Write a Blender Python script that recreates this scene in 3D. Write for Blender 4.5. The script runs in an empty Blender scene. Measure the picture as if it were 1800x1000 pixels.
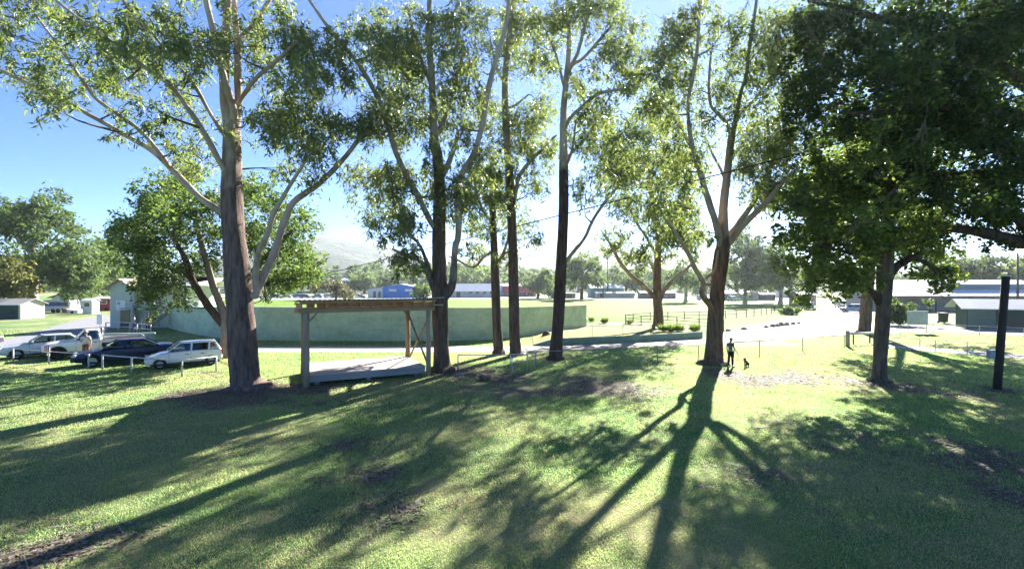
import bpy, math, random
import numpy as np
from mathutils import Vector, Matrix
# ---------------------------------------------------------------- basics
F, CX, CY, H = 850.0, 900.0, 500.0, 4.6     # focal length and centre of the 1800x1000 photo, eye height
rng = np.random.default_rng(11); random.seed(11)
R = math.radians
scene = bpy.context.scene
COL = scene.collection
SUN_AZ, SUN_EL = R(27.1), R(28.5)
HAZE, SKY, EXPO = .00016, .05, 2.4

def G(px, py, z=0.0):
    "ground point seen at a photo position"
    d = F*(H-z)/(py-CY)
    return Vector(((px-CX)/F*d, d, z))
def P(px, py, d):
    return Vector(((px-CX)/F*d, d, H-(py-CY)/F*d))

def tag(o, label=None, cat=None, group=None, kind=None):
    if label: o['label'] = label
    if cat: o['category'] = cat
    if group: o['group'] = group
    if kind: o['kind'] = kind
    return o
def empty(name, loc, rz=0.0):
    o = bpy.data.objects.new(name, None); COL.objects.link(o)
    o.location = loc; o.rotation_euler = (0, 0, rz); o.empty_display_size = 0.3
    return o
def thing(name, loc, label, cat, group=None, rz=0.0):
    return tag(empty(name, loc, rz), label, cat, group)
def root_loc(p):
    v = Vector((0, 0, 0))
    while p is not None:
        v += p.location; p = p.parent
    return v
def copy_tree(o, parent=None):
    c = o.copy(); COL.objects.link(c)
    if parent is not None: c.parent = parent
    for ch in list(o.children): copy_tree(ch, c)
    return c

class MB:
    "collects shapes, then links them as one mesh object"
    def __init__(s): s.v = []; s.f = []; s.sm = []
    def add(s, vs, fs, smooth=False):
        n = len(s.v); s.v += [tuple(x) for x in vs]
        s.f += [tuple(i+n for i in f) for f in fs]; s.sm += [smooth]*len(fs)
        return s
    def box(s, c, size, rz=0.0, M=None):
        x, y, z = size[0]/2, size[1]/2, size[2]/2
        vs = [Vector((a*x, b*y, d*z)) for d in (-1, 1) for b in (-1, 1) for a in (-1, 1)]
        if M is None: M = Matrix.Rotation(rz, 3, 'Z')
        vs = [M @ q + Vector(c) for q in vs]
        return s.add(vs, [(0,2,3,1),(4,5,7,6),(0,1,5,4),(2,6,7,3),(0,4,6,2),(1,3,7,5)])
    def bar(s, a, b, w, h, up=(0,0,1)):
        a = Vector(a); b = Vector(b); d = b-a; L = d.length; x = d/L
        u = Vector(up)
        if abs(x.dot(u)) > 0.98: u = Vector((0,1,0))
        y = u.cross(x).normalized(); z = x.cross(y)
        M = Matrix((x, y, z)).transposed()
        return s.box((a+b)/2, (L, w, h), M=M)
    def tube(s, pts, rad, n=8, cap=True, smooth=True, fn=None):
        pts = [Vector(p) for p in pts]
        if not hasattr(rad, '__len__'): rad = [rad]*len(pts)
        m = len(pts); t = []
        for i in range(m):
            d = pts[min(i+1, m-1)]-pts[max(i-1, 0)]
            t.append(d.normalized() if d.length > 1e-9 else Vector((0,0,1)))
        u = t[0].orthogonal().normalized(); vs = []
        for i in range(m):
            u = (u - t[i]*u.dot(t[i]))
            u = u.normalized() if u.length > 1e-6 else t[i].orthogonal().normalized()
            w = t[i].cross(u)
            for k in range(n):
                a = 2*math.pi*k/n
                r = rad[i]*(fn(a, i) if fn else 1)
                vs.append(pts[i]+(u*math.cos(a)+w*math.sin(a))*r)
        fs = [(i*n+k, i*n+(k+1)%n, (i+1)*n+(k+1)%n, (i+1)*n+k) for i in range(m-1) for k in range(n)]
        s.add(vs, fs, smooth)
        if cap:
            b = len(s.v)-len(vs)
            s.f.append(tuple(b+k for k in range(n))[::-1]); s.sm.append(False)
            s.f.append(tuple(b+(m-1)*n+k for k in range(n))); s.sm.append(False)
        return s
    def lathe(s, prof, n=20, c=(0,0,0), axis='Z', smooth=True):
        vs = []
        for (r, h) in prof:
            for k in range(n):
                a = 2*math.pi*k/n; x, y = r*math.cos(a), r*math.sin(a)
                q = (x, y, h) if axis == 'Z' else ((h, x, y) if axis == 'X' else (y, h, x))
                vs.append((q[0]+c[0], q[1]+c[1], q[2]+c[2]))
        m = len(prof)
        fs = [(i*n+k, i*n+(k+1)%n, (i+1)*n+(k+1)%n, (i+1)*n+k) for i in range(m-1) for k in range(n)]
        return s.add(vs, fs, smooth)
    def prism(s, poly, vec):
        "polygon (3-D points) swept along vec"
        n = len(poly); vec = Vector(vec)
        vs = [Vector(p) for p in poly]+[Vector(p)+vec for p in poly]
        fs = [tuple(range(n))[::-1], tuple(range(n, 2*n))]
        fs += [(i, (i+1)%n, n+(i+1)%n, n+i) for i in range(n)]
        return s.add(vs, fs)
    def ball(s, c, r, n=8, m=6):
        if not hasattr(r, '__len__'): r = (r, r, r)
        prof = [(math.sin(math.pi*i/m), -math.cos(math.pi*i/m)) for i in range(m+1)]
        vs = []
        for (q, h) in prof:
            for k in range(n):
                a = 2*math.pi*k/n
                vs.append((c[0]+r[0]*max(q, .01)*math.cos(a), c[1]+r[1]*max(q, .01)*math.sin(a), c[2]+r[2]*h))
        fs = [(i*n+k, i*n+(k+1)%n, (i+1)*n+(k+1)%n, (i+1)*n+k) for i in range(m) for k in range(n)]
        return s.add(vs, fs, True)
    def build(s, name, mat, parent=None, local=False, bevel=0, label=None):
        off = Vector((0,0,0)) if (local or parent is None) else root_loc(parent)
        me = bpy.data.meshes.new(name)
        me.from_pydata([tuple(Vector(q)-off) for q in s.v], [], s.f)
        me.polygons.foreach_set('use_smooth', s.sm)
        me.validate(); me.update()
        import bmesh
        bm = bmesh.new(); bm.from_mesh(me); bmesh.ops.recalc_face_normals(bm, faces=bm.faces); bm.to_mesh(me); bm.free()
        if mat: me.materials.append(mat)
        o = bpy.data.objects.new(name, me); COL.objects.link(o)
        if parent is not None: o.parent = parent
        if bevel:
            b = o.modifiers.new('edge', 'BEVEL'); b.width = bevel; b.segments = 2; b.limit_method = 'ANGLE'
        if label: o['label'] = label
        return o

def npmesh(name, V, Fc, mat, parent=None, smooth=False):
    off = root_loc(parent) if parent is not None else Vector((0,0,0))
    V = np.asarray(V, dtype=np.float32)-np.array(off, dtype=np.float32)
    Fc = np.asarray(Fc, dtype=np.int32); k = Fc.shape[1]
    me = bpy.data.meshes.new(name)
    me.vertices.add(len(V)); me.vertices.foreach_set('co', V.ravel())
    me.loops.add(Fc.size); me.loops.foreach_set('vertex_index', Fc.ravel())
    me.polygons.add(len(Fc)); me.polygons.foreach_set('loop_start', np.arange(0, Fc.size, k, dtype=np.int32))
    me.polygons.foreach_set('loop_total', np.full(len(Fc), k, dtype=np.int32))
    me.polygons.foreach_set('use_smooth', np.full(len(Fc), smooth))
    me.update(); me.validate()
    if mat: me.materials.append(mat)
    o = bpy.data.objects.new(name, me); COL.objects.link(o)
    if parent is not None: o.parent = parent
    return o

def smooth_line(pts, per=6):
    "Catmull-Rom through rows of numbers"
    A = np.array([list(p) for p in pts], dtype=float)
    if len(A) < 3: 
        t = np.linspace(0, 1, per+1)[:, None]; return A[0]*(1-t)+A[-1]*t
    Q = np.vstack([2*A[0]-A[1], A, 2*A[-1]-A[-2]]); out = []
    for i in range(1, len(Q)-2):
        for t in np.linspace(0, 1, per, endpoint=False):
            a, b, c, d = Q[i-1], Q[i], Q[i+1], Q[i+2]
            out.append(.5*((2*b)+(c-a)*t+(2*a-5*b+4*c-d)*t*t+(3*b-a-3*c+d)*t**3))
    out.append(A[-1]); return np.array(out)

# ---------------------------------------------------------------- lattice noise for masks
_lat = np.random.default_rng(3).random((64, 64))
def vnoise(x, y):
    xi = np.floor(x).astype(int); yi = np.floor(y).astype(int); fx = x-xi; fy = y-yi
    fx = fx*fx*(3-2*fx); fy = fy*fy*(3-2*fy)
    g = lambda a, b: _lat[a % 64, b % 64]
    return (g(xi, yi)*(1-fx)+g(xi+1, yi)*fx)*(1-fy)+(g(xi, yi+1)*(1-fx)+g(xi+1, yi+1)*fx)*fy
def fbm(x, y, o=4):
    s = 0; a = .5; t = 0
    for i in range(o):
        s = s+a*vnoise(x*2**i+17.3*i, y*2**i+5.1*i); t += a; a *= .55
    return s/t

# ---------------------------------------------------------------- materials
def nodes_of(name):
    m = bpy.data.materials.new(name); m.use_nodes = True
    nt = m.node_tree; nt.nodes.clear()
    out = nt.nodes.new('ShaderNodeOutputMaterial')
    return m, nt, out
def N(nt, t, **kw):
    n = nt.nodes.new(t)
    for k, v in kw.items():
        if k.startswith('i_'):
            key = k[2:].replace('_', ' ')
            n.inputs[key].default_value = v
        else: setattr(n, k, v)
    return n
def c4(c): return (c[0], c[1], c[2], 1.0)
def tex(nt, scale, stretch=(1,1,1), detail=5, rough=.6, coord='Object'):
    tc = N(nt, 'ShaderNodeTexCoord'); mp = N(nt, 'ShaderNodeMapping'); mp.inputs['Scale'].default_value = stretch
    nz = N(nt, 'ShaderNodeTexNoise'); nz.inputs['Scale'].default_value = scale
    nz.inputs['Detail'].default_value = detail; nz.inputs['Roughness'].default_value = rough
    nt.links.new(tc.outputs[coord], mp.inputs['Vector']); nt.links.new(mp.outputs['Vector'], nz.inputs['Vector'])
    return nz
def ramp(nt, src, stops):
    r = N(nt, 'ShaderNodeValToRGB'); e = r.color_ramp.elements
    while len(e) < len(stops): e.new(.5)
    for el, (p, c) in zip(e, stops): el.position = p; el.color = c4(c)
    nt.links.new(src, r.inputs['Fac']); return r
def mixc(nt, fac, a, b, mode='MIX'):
    m = N(nt, 'ShaderNodeMix', data_type='RGBA', blend_type=mode)
    for s, q in ((fac, m.inputs[0]), (a, m.inputs[6]), (b, m.inputs[7])):
        if hasattr(s, 'links') or hasattr(s, 'is_linked'): nt.links.new(s, q)
        elif isinstance(s, (int, float)): q.default_value = s
        else: q.default_value = c4(s)
    return m.outputs[2]
def bumped(nt, bsdf, h, strength=.3, dist=.02):
    b = N(nt, 'ShaderNodeBump'); b.inputs['Strength'].default_value = strength; b.inputs['Distance'].default_value = dist
    nt.links.new(h, b.inputs['Height']); nt.links.new(b.outputs['Normal'], bsdf.inputs['Normal'])
def pm(name, c1, c2=None, scale=6, rough=.8, bump=.0, metal=0, spec=.3, stretch=(1,1,1), coat=0, dist=.02):
    m, nt, out = nodes_of(name)
    b = N(nt, 'ShaderNodeBsdfPrincipled'); b.inputs['Roughness'].default_value = rough
    b.inputs['Metallic'].default_value = metal; b.inputs['Specular IOR Level'].default_value = spec
    b.inputs['Coat Weight'].default_value = coat
    c2 = c2 or tuple(x*.72 for x in c1)
    nz = tex(nt, scale, stretch)
    r = ramp(nt, nz.outputs['Fac'], [(.3, c2), (.7, c1)])
    nt.links.new(r.outputs['Color'], b.inputs['Base Color'])
    if bump: bumped(nt, b, nz.outputs['Fac'], bump, dist)
    nt.links.new(b.outputs['BSDF'], out.inputs['Surface']); return m
def leaf_mat(name, cols, trans=(.16,.22,.03), tf=.45, rough=.45, spec=.35):
    m, nt, out = nodes_of(name)
    geo = N(nt, 'ShaderNodeNewGeometry')
    k = len(cols)
    r = ramp(nt, geo.outputs['Random Per Island'], [(i/(k-1), c) for i, c in enumerate(cols)])
    b = N(nt, 'ShaderNodeBsdfPrincipled'); b.inputs['Roughness'].default_value = rough; b.inputs['Specular IOR Level'].default_value = spec
    nt.links.new(r.outputs['Color'], b.inputs['Base Color'])
    t = N(nt, 'ShaderNodeBsdfTranslucent')
    tr = ramp(nt, geo.outputs['Random Per Island'], [(0, tuple(x*.6 for x in trans)), (.5, trans), (1, (trans[0]*1.4, trans[1]*1.15, trans[2]))])
    nt.links.new(tr.outputs['Color'], t.inputs['Color'])
    mx = N(nt, 'ShaderNodeMixShader'); mx.inputs[0].default_value = tf
    nt.links.new(b.outputs['BSDF'], mx.inputs[1]); nt.links.new(t.outputs['BSDF'], mx.inputs[2])
    nt.links.new(mx.outputs['Shader'], out.inputs['Surface']); return m
def bark_mat(name, low, high, z0, blend=1.2, high2=None):
    "rough dark stocking below z0, smooth pale bark above"
    m, nt, out = nodes_of(name)
    b = N(nt, 'ShaderNodeBsdfPrincipled'); b.inputs['Roughness'].default_value = .9; b.inputs['Specular IOR Level'].default_value = .15
    n1 = tex(nt, 7, (1,1,.18), 8, .65); n2 = tex(nt, 1.3, (1,1,.5), 4, .6); n3 = tex(nt, 26, (1,1,.12), 5, .7)
    lo = ramp(nt, n1.outputs['Fac'], [(.3, tuple(x*.35 for x in low)), (.5, low), (.72, tuple(min(1, x*1.8) for x in low))])
    hi = ramp(nt, n2.outputs['Fac'], [(.32, high2 or (.25,.17,.11)), (.5, high), (.75, tuple(min(.8, x*1.25) for x in high))])
    tc = N(nt, 'ShaderNodeTexCoord'); sp = N(nt, 'ShaderNodeSeparateXYZ'); nt.links.new(tc.outputs['Object'], sp.inputs[0])
    ad = N(nt, 'ShaderNodeMath', operation='MULTIPLY_ADD'); ad.inputs[1].default_value = blend*4; 
    nt.links.new(n2.outputs['Fac'], ad.inputs[0]); nt.links.new(sp.outputs['Z'], ad.inputs[2])
    mr = N(nt, 'ShaderNodeMapRange'); mr.inputs['From Min'].default_value = z0+blend*1.4; mr.inputs['From Max'].default_value = z0+blend*2.6
    nt.links.new(ad.outputs[0], mr.inputs['Value'])
    c = mixc(nt, mr.outputs[0], lo.outputs['Color'], hi.outputs['Color'])
    nt.links.new(c, b.inputs['Base Color'])
    h = N(nt, 'ShaderNodeMath', operation='ADD'); nt.links.new(n1.outputs['Fac'], h.inputs[0]); nt.links.new(n3.outputs['Fac'], h.inputs[1])
    bumped(nt, b, h.outputs[0], .7, .05)
    nt.links.new(b.outputs['BSDF'], out.inputs['Surface']); return m
# ---------------------------------------------------------------- trees
LEAF_GUM = leaf_mat('gum_leaf', [(.022,.042,.022), (.04,.07,.032), (.065,.10,.042), (.09,.12,.05), (.04,.07,.042)], (.29,.39,.09), .44, .38)
LEAF_BLUE = leaf_mat('blue_gum_leaf', [(.03,.055,.035), (.05,.085,.05), (.07,.10,.055), (.09,.11,.05)], (.24,.36,.08), .45, .38)
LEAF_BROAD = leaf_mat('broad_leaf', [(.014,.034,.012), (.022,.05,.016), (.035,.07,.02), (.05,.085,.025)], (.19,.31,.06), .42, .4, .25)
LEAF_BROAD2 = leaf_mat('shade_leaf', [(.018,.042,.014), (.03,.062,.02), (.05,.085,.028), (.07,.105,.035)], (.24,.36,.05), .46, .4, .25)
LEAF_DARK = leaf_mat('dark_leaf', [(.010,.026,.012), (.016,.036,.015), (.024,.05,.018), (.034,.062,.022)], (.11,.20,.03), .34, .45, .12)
LEAF_FAR = leaf_mat('far_leaf', [(.045,.08,.042), (.075,.115,.058), (.11,.15,.072)], (.18,.28,.07), .4, .6, .2)
LEAF_OLIVE = leaf_mat('olive_leaf', [(.06,.075,.02), (.10,.11,.03), (.13,.125,.035)], (.24,.26,.05), .4, .6)
TWIG = pm('twig_bark', (.16,.12,.09), (.08,.06,.045), 9, .9)
LIMB_PALE = bark_mat('limb_bark', (.22,.17,.13), (.40,.34,.27), -50)
LIMB_DARK = bark_mat('dark_limb_bark', (.07,.05,.04), (.16,.12,.09), 50)

def leaf_cloud(centres, radii, counts, L, W, droop, r_):
    "leaf-sized diamonds gathered in sprays through each clump"
    Vs = []; 
    for c, r, n in zip(centres, radii, counts):
        k = max(3, n//(26 if droop > .5 else 20))
        u = r_.normal(size=(k, 3)); u /= np.linalg.norm(u, axis=1)[:, None]
        s = c+u*(r*(r_.random(k)**.45))[:, None]*np.array([1, 1, .72])
        idx = r_.integers(0, k, n)
        off = r_.normal(size=(n, 3))*r*(.125 if droop > .5 else .15)*(.6+.8*r_.random(k))[idx][:, None]
        if droop > .5: off[:, 2] -= np.abs(r_.normal(size=n))*r*.26
        p = s[idx]+off
        d = r_.normal(size=(n, 3)); d[:, 2] = d[:, 2]*.6-droop*2.0
        d /= np.linalg.norm(d, axis=1)[:, None]
        w = np.cross(d, r_.normal(size=(n, 3))); w /= np.linalg.norm(w, axis=1)[:, None]+1e-9
        f_ = .45+1.0*r_.random(n)**1.3; l = (L*f_*1.1)[:, None]; b = (W*(.35+.7*f_)*(.7+.6*r_.random(n)))[:, None]
        q = np.stack([p, p+d*l*.45+w*b*.5, p+d*l, p+d*l*.45-w*b*.5], axis=1)
        Vs.append(q.reshape(-1, 3))
    V = np.concatenate(Vs); return V, np.arange(len(V)).reshape(-1, 4)

def px_line(spec, D, dd_end=0.0, per=5):
    A = smooth_line([(p[0], p[1], p[2]) for p in spec], per)
    m = len(A); out = []; rad = []
    for i, (x, y, r) in enumerate(A):
        d = D+dd_end*(i/(m-1))
        out.append(P(x, y, d)); rad.append(max(r, .5)*d/F)
    return out, rad

def crown_mesh(V, Fc, tw, leaf, root):
    "leaves and the twigs that carry them"
    nl = len(Fc); T = np.array(tw.v, dtype=float).reshape(-1, 3); Ft = np.array([f for f in tw.f if len(f) == 4], dtype=int).reshape(-1, 4)
    o = npmesh('crown', np.vstack([V, T]), np.vstack([Fc, Ft+len(V)]), leaf, root)
    o.data.materials.append(TWIG); mi = np.zeros(len(o.data.polygons), np.int32); mi[nl:] = 1
    o.data.polygons.foreach_set('material_index', mi); return o

def make_tree(name, label, cat, D, trunk, limbs, regions, bark, limb_bark, leaf, L=.26, W=.065, droop=.55,
              leaves=230, seed=1, group=None, flare=1.5, clump=1.15, flute=.07, up=None, base=None, twig_r=.04, base_z=0.0, mul=1.0, ts=1.0, ls=1.0):
    r_ = np.random.default_rng(seed)
    pts, rad = px_line(trunk, D); rad = [q*ts for q in rad]
    b0 = base or Vector((pts[0].x, pts[0].y, base_z))
    root = thing(name, b0, label, cat, group)
    # trunk foot runs a little into the ground and flares into roots
    pts[0] = Vector(b0); foot = []; fr_ = []; r0 = rad[0]; fh = .35+.85*r0
    for z in (-.2, 0, .10, .22, .38, .6, .9, 1.3, 1.8):
        t = max(0, z)/max(.1, pts[1].z-b0.z)
        if t >= .95: break
        q = pts[0].lerp(pts[1], t); q.z = b0.z+z; foot.append(q); fr_.append((r0+(rad[1]-r0)*t)*(1+(flare-1)*math.exp(-max(0, z)/fh)*1.15))
    nf = len(foot); pts = foot+pts[1:]; rad = fr_+rad[1:]
    ph = r_.random(4)*6.28
    def fl(a, i):
        k = 1.0+1.6*max(0, 1-i/nf)
        return 1+flute*k*math.sin(3*a+ph[0]+i*.05)+flute*.6*k*math.sin(5*a+ph[1])+.03*math.sin(2*a+i*.5+ph[2])+(.02*math.sin(7*a+i*1.7) if i >= nf else .02*math.sin(7*a+ph[3]))
    m = MB(); m.tube(pts, rad, 22, fn=fl); m.build('trunk', bark, root)
    sk = [(p, r) for p, r in zip(pts, rad) if p.z > pts[-1].z*.45+b0.z]
    tk = [(p.lerp(q, t), r) for p, q, r in zip(pts[:-1], pts[1:], rad[:-1]) for t in (0, .5) if p.z > b0.z+.8]
    for spec, dd in limbs:
        lp, lr = px_line(spec, D, dd); lr = [max(.012, q*ls) for q in lr]
        near = min(tk, key=lambda q: (q[0]-lp[0]).length+(1.5 if q[0].z > lp[0].z+.15 else 0)+(2 if (q[0]-lp[0]).length < 1e-4 else 0))
        gap = (near[0]-lp[0]).length
        if gap < 3.0*near[1]+.6:
            s0 = near[0].lerp(lp[0], .15); m0 = near[0].lerp(lp[0], .62); rr0 = min(near[1]*.62, lr[0]*1.25)
            lp = [s0, m0]+lp; lr = [rr0, max(lr[0]*1.1, rr0*.8)]+lr
        tk += list(zip(lp, lr))[3::3]
        lm = MB(); lm.tube(lp, lr, 10, fn=lambda a, i: 1+.05*math.sin(2*a+i)+.04*math.sin(3*a+i*1.9)); lm.build('limb', limb_bark, root)
        sk += list(zip(lp, lr))[2:]
    C = []; Rr = []; Nn = []
    for reg in regions:
        px, py, rx, ry, n = reg[:5]; n = int(round(n*mul)); dc = reg[5] if len(reg) > 5 else 0; ds = 1.5*(reg[6] if len(reg) > 6 else 2.2)
        cs = reg[7] if len(reg) > 7 else 1.0; dens = reg[8] if len(reg) > 8 else 1.0
        for _ in range(n):
            a = r_.random()*6.283; q = math.sqrt(r_.random())
            d = D+dc+r_.normal()*ds*.6
            c = P(px+rx*q*math.cos(a), py+ry*q*math.sin(a), d)
            if c.z < 1.2: continue
            r = clump*cs*(.65+.7*r_.random())
            C.append(np.array(c)); Rr.append(r); Nn.append(int(leaves*dens*(r/clump)**2))
    if up:                                                    # the crown above the picture
        for (px, py, rx, ry, n) in up:
            for _ in range(n):
                a = r_.random()*6.283; q = math.sqrt(r_.random())
                c = P(px+rx*q*math.cos(a), py+ry*q*math.sin(a), D+r_.normal()*2)
                r = clump*(.8+.7*r_.random()); C.append(np.array(c)); Rr.append(r); Nn.append(int(leaves*.7*(r/clump)**2))
    tw = MB(); SP = np.array([tuple(p) for p, _ in sk]); SR = np.array([r for _, r in sk])
    order = np.argsort([np.min(np.linalg.norm(SP-c, axis=1)) for c in C])
    for j in order:
        c = C[j]; dv = np.linalg.norm(SP-c, axis=1)+.9*np.maximum(0, SP[:, 2]-c[2]+.3)
        i = int(np.argmin(dv)); a = SP[i]; ln = np.linalg.norm(c-a)
        mid = a*.5+c*.5+np.array([r_.normal()*.08*ln, r_.normal()*.08*ln, -.06*ln+r_.normal()*.05*ln])
        line = smooth_line([a, mid, c], 3); r0 = min(SR[i]*.6, twig_r+.012*ln); r1 = .010
        rr = [r0+(r1-r0)*t for t in np.linspace(0, 1, len(line))]
        tw.tube(line, rr, 5, cap=False)
        SP = np.vstack([SP, line[1:]]); SR = np.append(SR, rr[1:])
        for _ in range(4):
            e = c+r_.normal(size=3)*Rr[j]*.55; tw.tube([line[-3], c*.6+e*.4-np.array([0, 0, .05]), e], [.012, .008, .004], 4, cap=False)
    V, Fc = leaf_cloud(C, Rr, Nn, L, W, droop, r_)
    crown_mesh(V, Fc, tw, leaf, root)
    return root

B_A = bark_mat('bark_big_gum', (.145,.10,.082), (.38,.31,.24), 10.3, 1.4)
B_B = bark_mat('bark_fork_gum', (.125,.085,.06), (.36,.30,.23), 12.0, 1.5)
B_C = bark_mat('bark_slim_gum', (.13,.088,.066), (.30,.24,.19), 13.0, 1.6)
B_D = bark_mat('bark_stocking_gum', (.075,.05,.04), (.42,.36,.29), 11.6, .5)
B_F = bark_mat('bark_spread_gum', (.15,.095,.065), (.40,.31,.23), 7.6, 1.4)
L_A = bark_mat('limb_big_gum', (.22,.155,.12), (.42,.34,.26), 3.6, 1.2)
L_B = bark_mat('limb_fork_gum', (.13,.10,.085), (.38,.32,.25), 5.6, 1.2)
L_F = bark_mat('limb_spread_gum', (.17,.12,.09), (.38,.31,.24), 4.6, 1.2)
L_E = bark_mat('limb_bed_gum', (.13,.09,.07), (.34,.28,.22), 4.0, 1.2)
B_G = bark_mat('bark_shade_tree', (.13,.095,.07), (.12,.10,.08), 60)

make_tree('gum_tree', 'massive old gum with fluted trunk and long pale limbs between parked cars and timber shelter', 'tree', 21.7,
 [(435,682,34),(431,640,32),(428,600,31),(424,540,30),(421,500,29),(414,430,26),(410,380,25),(408,330,23),(408,280,22),(407,224,18),(396,180,12),(394,110,11),(398,40,9),(402,-60,7)],
 [([(412,400,10),(388,372,9),(352,348,9),(308,304,9),(272,268,8),(224,240,7),(160,204,6),(80,162,6),(0,124,5),(-70,96,4)],2),
  ([(286,276,6),(244,228,6),(176,180,5),(152,152,5),(108,88,4),(50,10,3)],3),
  ([(402,310,9),(388,288,8),(360,236,8),(328,188,7),(296,148,6),(240,108,6),(200,76,5),(132,28,4),(80,-15,3)],-3),
  ([(408,262,6),(400,246,6),(372,204,5),(340,148,5),(296,96,4),(256,44,4),(206,-10,3)],2),
  ([(412,220,10),(410,190,10),(394,140,10),(378,68,9),(362,0,8),(350,-70,6)],-2),
  ([(414,225,11),(419,190,10),(418,130,10),(417,70,9),(411,0,8),(408,-90,6)],1),
  ([(418,185,6),(428,168,6),(452,136,6),(490,104,5),(525,70,3)],-2),
  ([(418,70,7),(440,50,6),(466,14,6),(490,-30,5)],2),
  ([(450,520,10),(462,488,12),(482,446,11),(496,400,10),(516,356,9),(560,324,8),(600,284,7),(640,236,6),(672,214,4)],1.5),
  ([(452,512,10),(449,480,9),(456,440,8),(469,415,8),(482,374,7),(516,316,5),(540,280,3),(556,250,1.4)],-2)],
 [(70,30,110,55,16,0,3),(150,110,95,60,17,1,3),(60,95,60,50,5,1,2),(215,165,70,45,10,1,2),(115,170,40,25,4),(300,110,80,70,14,0,3),(250,40,100,45,14,-1,3),
  (350,40,60,60,11,0,3),(330,230,55,45,8,1,2),(440,90,50,60,9,-1,3),(500,50,60,55,14,0,3),(560,60,50,60,8,1,2),(520,140,55,50,11,0,2),(590,120,35,30,9,0,1,.8),
  (545,215,80,55,17,1,2),(610,190,60,60,11,1,2),(480,220,50,55,7,1,2),(540,290,60,35,6,1,2),(195,235,12,12,2,2,.5,.5),(640,210,40,35,5,1.5,1),(340,300,40,30,3,1,2),(300,260,30,20,2,2,1,.7),(548,256,30,26,4,-2,.8)],
 B_A, L_A, LEAF_GUM, L=.25, W=.06, seed=5, ts=.72, ls=.60, flare=1.6, flute=.085, leaves=185, clump=.85, mul=1.05,
 up=[(150,-120,260,90,22),(450,-130,200,100,20)])

make_tree('gum_tree', 'forked gum with two pale limbs in a wide V beside the timber shelter', 'tree', 25.7,
 [(777,652,20),(775,610,17),(773,560,17),(772,500,17),(771,450,15),(771,400,14),(772,320,12),(768,272,11),(763,240,9),(759,140,7),(754,60,6),(757,-60,4)],
 [([(770,410,7),(756,388,7),(740,356,7),(712,304,7),(692,256,7),(682,216,6),(660,164,6),(632,116,5),(600,76,5),(568,36,4),(530,-20,3)],-2.5),
  ([(780,525,11),(793,505,11),(797,484,9),(800,436,8),(806,409,8),(808,320,8),(832,272,7),(848,220,7),(858,160,7),(872,104,6),(890,40,5),(896,-40,4)],-2),
  ([(772,320,8),(784,298,7),(799,258,6),(806,230,4)],2),
  ([(764,245,6),(774,225,6),(788,192,5),(804,136,5),(814,96,3)],2),
  ([(758,150,5),(742,110,4),(728,60,4),(716,10,3)],2),
  ([(768,520,7),(756,492,7),(748,470,6),(734,456,5),(712,448,5),(690,438,3)],-1.5),
  ([(764,508,5),(757,480,5),(738,432,4),(714,404,4),(690,368,3)],1.5)],
 [(710,40,70,50,13,1,2),(640,75,45,45,7,-1,2),(690,120,60,60,13,1,2),(770,90,55,60,10,1,2),(820,60,50,60,11,0,2),(730,190,55,55,11,1,2),(690,220,40,45,5,-1,2),(800,200,45,55,9,1,2),
  (830,150,40,45,6,0,2),(660,320,42,35,8,-1,2),(690,400,45,28,12,-1,1.5,.7),(715,455,40,22,12,-1,1.2,.6),(735,320,40,40,6,1,2),(790,330,40,40,5,0,2),(720,380,28,22,4,-1,1,.8),(845,260,30,40,4,0,2),(765,270,18,40,4,-1,1,.6),(680,340,60,50,8,2,4),(820,330,40,60,7,2,4)],
 B_B, L_B, LEAF_GUM, L=.25, W=.062, seed=8, mul=1.75, ts=.8, ls=.7, flare=1.35, leaves=165, clump=.95,
 up=[(700,-110,200,80,16),(850,-110,120,80,9)])

make_tree('gum_tree', 'short slim gum with a broken top, close beside a taller straight gum', 'tree', 31.8,
 [(877,624,10),(874,580,9),(872,540,8.5),(870,480,8),(868,430,7),(866,390,6.5),(866,352,5)],
 [([(868,440,4),(850,452,3),(832,470,2.6),(806,458,2),(788,450,1.6)],1.5),([(870,470,4),(884,446,3.4),(894,416,3),(902,380,2)],1.5),
  ([(866,392,3.6),(850,372,3),(838,340,2.4),(832,310,1.6)],-1.5),([(866,360,4),(872,330,3),(878,296,2)],1)],
 [(850,400,28,22,6,0,1.2,.7),(825,440,20,16,6,1,1,.65),(845,330,38,35,7,0,2),(815,360,30,30,4,0,2),(880,330,26,40,4,0,1.5),(895,440,16,14,3,0,1,.6),(850,350,50,60,8,3,4)],
 B_C, L_B, LEAF_GUM, L=.26, W=.066, seed=12, mul=1.75, ts=.92, ls=.75, flare=1.25, leaves=170, clump=.95)

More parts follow.
